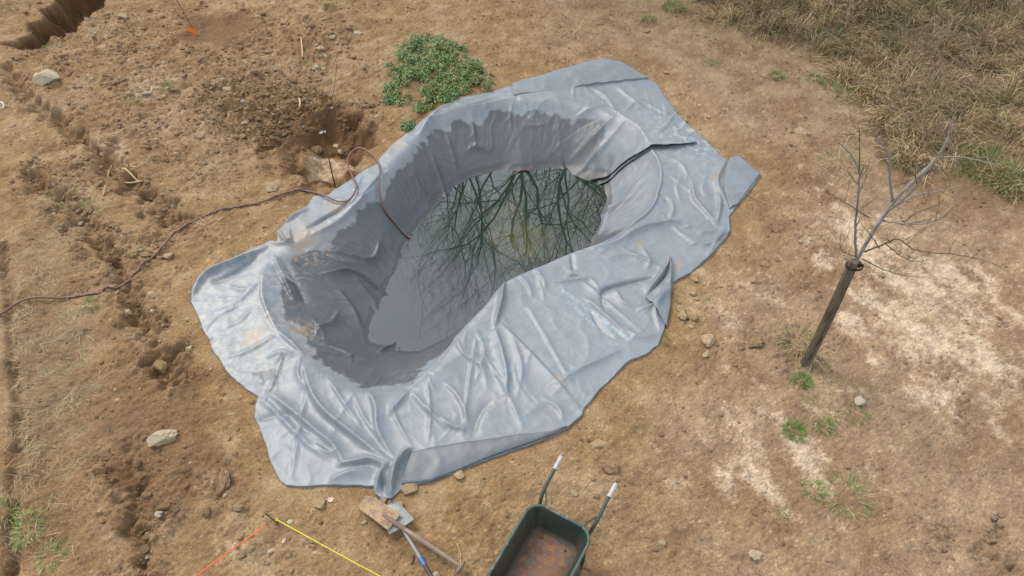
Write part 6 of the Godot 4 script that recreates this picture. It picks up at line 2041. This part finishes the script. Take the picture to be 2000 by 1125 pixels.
func make_brambles():
	# tangled leafless stems over the dead grass
	for kind in 3:
		var s := Shape.new()
		var bend := [0.25, 0.5, 0.8][kind] as float
		s.tube(PackedVector3Array([Vector3(0, -0.05, 0), Vector3(0.03, 0.35, 0.12 * bend), Vector3(-0.02, 0.62 - 0.2 * bend, 0.45 * bend + 0.1), Vector3(0.04, 0.75 - 0.6 * bend, 0.8 * bend + 0.25)]), PackedFloat32Array([0.0055, 0.005, 0.004, 0.002]), 3, Color.WHITE, false)
		s.tube(PackedVector3Array([Vector3(0.02, 0.3, 0.1 * bend), Vector3(0.15, 0.45, 0.15 * bend + 0.05)]), PackedFloat32Array([0.003, 0.0015]), 3, Color.WHITE, false)
		s.tube(PackedVector3Array([Vector3(-0.02, 0.55 - 0.15 * bend, 0.35 * bend + 0.1), Vector3(-0.16, 0.66 - 0.2 * bend, 0.45 * bend + 0.1)]), PackedFloat32Array([0.003, 0.0015]), 3, Color.WHITE, false)
		var tr := []
		var co := []
		var tries := 0
		while tr.size() < 230 and tries < 20000:
			tries += 1
			var x := rng.randf_range(2.8, 10.8)
			var z := rng.randf_range(-14.5, -7.4)
			var d := look(mg, x, z, GX, GZ, CELL, GW, GH) * clampf(0.25 + 1.6 * n_a.get_noise_2d(x * 1.2 + 4, z * 1.2), 0.0, 1.0)
			if rng.randf() > d:
				continue
			var l := rng.randf_range(0.5, 1.15)
			tr.append(Transform3D((Basis(Vector3.UP, rng.randf() * TAU) * Basis(Vector3.RIGHT, rng.randf_range(-0.3, 0.9))).scaled(Vector3(l, l, l)), Vector3(x, ground_h(x, z), z)))
			var c := Color(0.17, 0.105, 0.08).lerp(Color(0.4, 0.31, 0.22), rng.randf())
			co.append(c)
		var mmesh := MultiMesh.new()
		mmesh.transform_format = MultiMesh.TRANSFORM_3D
		mmesh.use_colors = true
		mmesh.mesh = s.mesh()
		mmesh.instance_count = tr.size()
		for q in tr.size():
			mmesh.set_instance_transform(q, tr[q])
			mmesh.set_instance_color(q, co[q])
		var o := MultiMeshInstance3D.new()
		o.multimesh = mmesh
		o.material_override = vmat(0.7, 0.85, 0.25)
		o.name = free_name("bramble_stems")
		add_child(o)
		tag(o, "tangle of thin leafless purplish brown stems over the dead grass", "brambles", "bramble stems", "stuff")

# ------------------------------------------------------------------ bare trees beyond the far edge, mirrored in the water
func grow(s: Shape, p: Vector3, d: Vector3, r: float, l: float, level: int, rg: RandomNumberGenerator):
	var steps := 4 if level < 3 else 3
	var pts := PackedVector3Array([p])
	var rr := PackedFloat32Array([r])
	var q := p
	var e := d
	for k in steps:
		e = (e + Vector3(rg.randf_range(-1, 1), rg.randf_range(-0.6, 0.9), rg.randf_range(-1, 1)) * (0.1 if level == 0 else 0.34)).normalized()
		q += e * l / steps
		pts.append(q)
		rr.append(r * lerpf(1.0, 0.55, float(k + 1) / steps))
	s.tube(pts, rr, 7 if level == 0 else (5 if level < 3 else 3), Color(0.075, 0.07, 0.05), false)
	if level >= 7 or r < 0.0044:
		return
	var n := 4 if level < 2 else 5
	for k in n:
		var at := rg.randi_range(1 if level > 0 else 2, steps)
		if k < 2:
			at = steps
		var o := Vector3(rg.randf_range(-1, 1), rg.randf_range(-0.25, 0.7), rg.randf_range(-1, 1)).normalized()
		var w := rg.randf_range(0.45, 0.95)
		grow(s, pts[at], (e + o * w).normalized(), rr[at] * (0.8 if k == 0 else rg.randf_range(0.5, 0.7)), l * rg.randf_range(0.6, 0.82), level + 1, rg)

func make_mirrored_trees():
	var bark := vmat(1.0, 0.9, 0.2)
	var list := [[-1.5, -18.6, 0.11, 4.2, 5], [0.45, -18.8, 0.15, 4.7, 6], [1.7, -18.6, 0.15, 4.6, 7], [3.4, -18.8, 0.11, 4.4, 8], [-3.6, -19.0, 0.1, 4.0, 9], [5.6, -19.2, 0.12, 4.3, 10]]
	var labels := ["slim bare tree whose reflection stands left of the two thick trunks in the pond", "thick bare tree mirrored as the left one of two big trunks in the pond", "thick bare tree mirrored as the right one of two big trunks in the pond", "bare tree mirrored near the yellow hose end in the pond", "small bare tree whose mirrored twigs reach the pond's left shore", "bare tree mirrored at the pond's right shore"]
	for k in list.size():
		var a = list[k]
		var root := thing("bare_tree", labels[k], "tree", Vector3(a[0], -0.1, a[1]), "tall bare trees beyond the far edge")
		var rg := RandomNumberGenerator.new()
		rg.seed = 700 + a[4]
		var tr := Shape.new()
		var p := PackedVector3Array()
		var rr := PackedFloat32Array()
		for j in 8:
			p.append(Vector3(rg.randf_range(-0.05, 0.05) * j, j * a[3] / 5.0, rg.randf_range(-0.04, 0.04) * j))
			rr.append(a[2] * lerpf(1.15, 0.72, j / 7.0))
		tr.tube(p, rr, 10, Color(0.075, 0.07, 0.05), false)
		put("trunk", tr.mesh(), bark, root)
		var cr := Shape.new()
		for q in 9:
			var j: int = [4, 5, 5, 6, 6, 6, 7, 7, 7][q]
			var o := Vector3(rg.randf_range(-1, 1), 0, rg.randf_range(-1, 1)).normalized()
			grow(cr, p[j], (Vector3(0, 1, 0) * (0.5 if q < 6 else 1.4) + o * (0.9 if q < 8 else 0.2)).normalized(), rr[j] * (0.42 if q < 6 else 0.62), a[3] * (0.58 if q < 6 else 0.72), 1, rg)

		put("crown", cr.mesh(), bark, root)
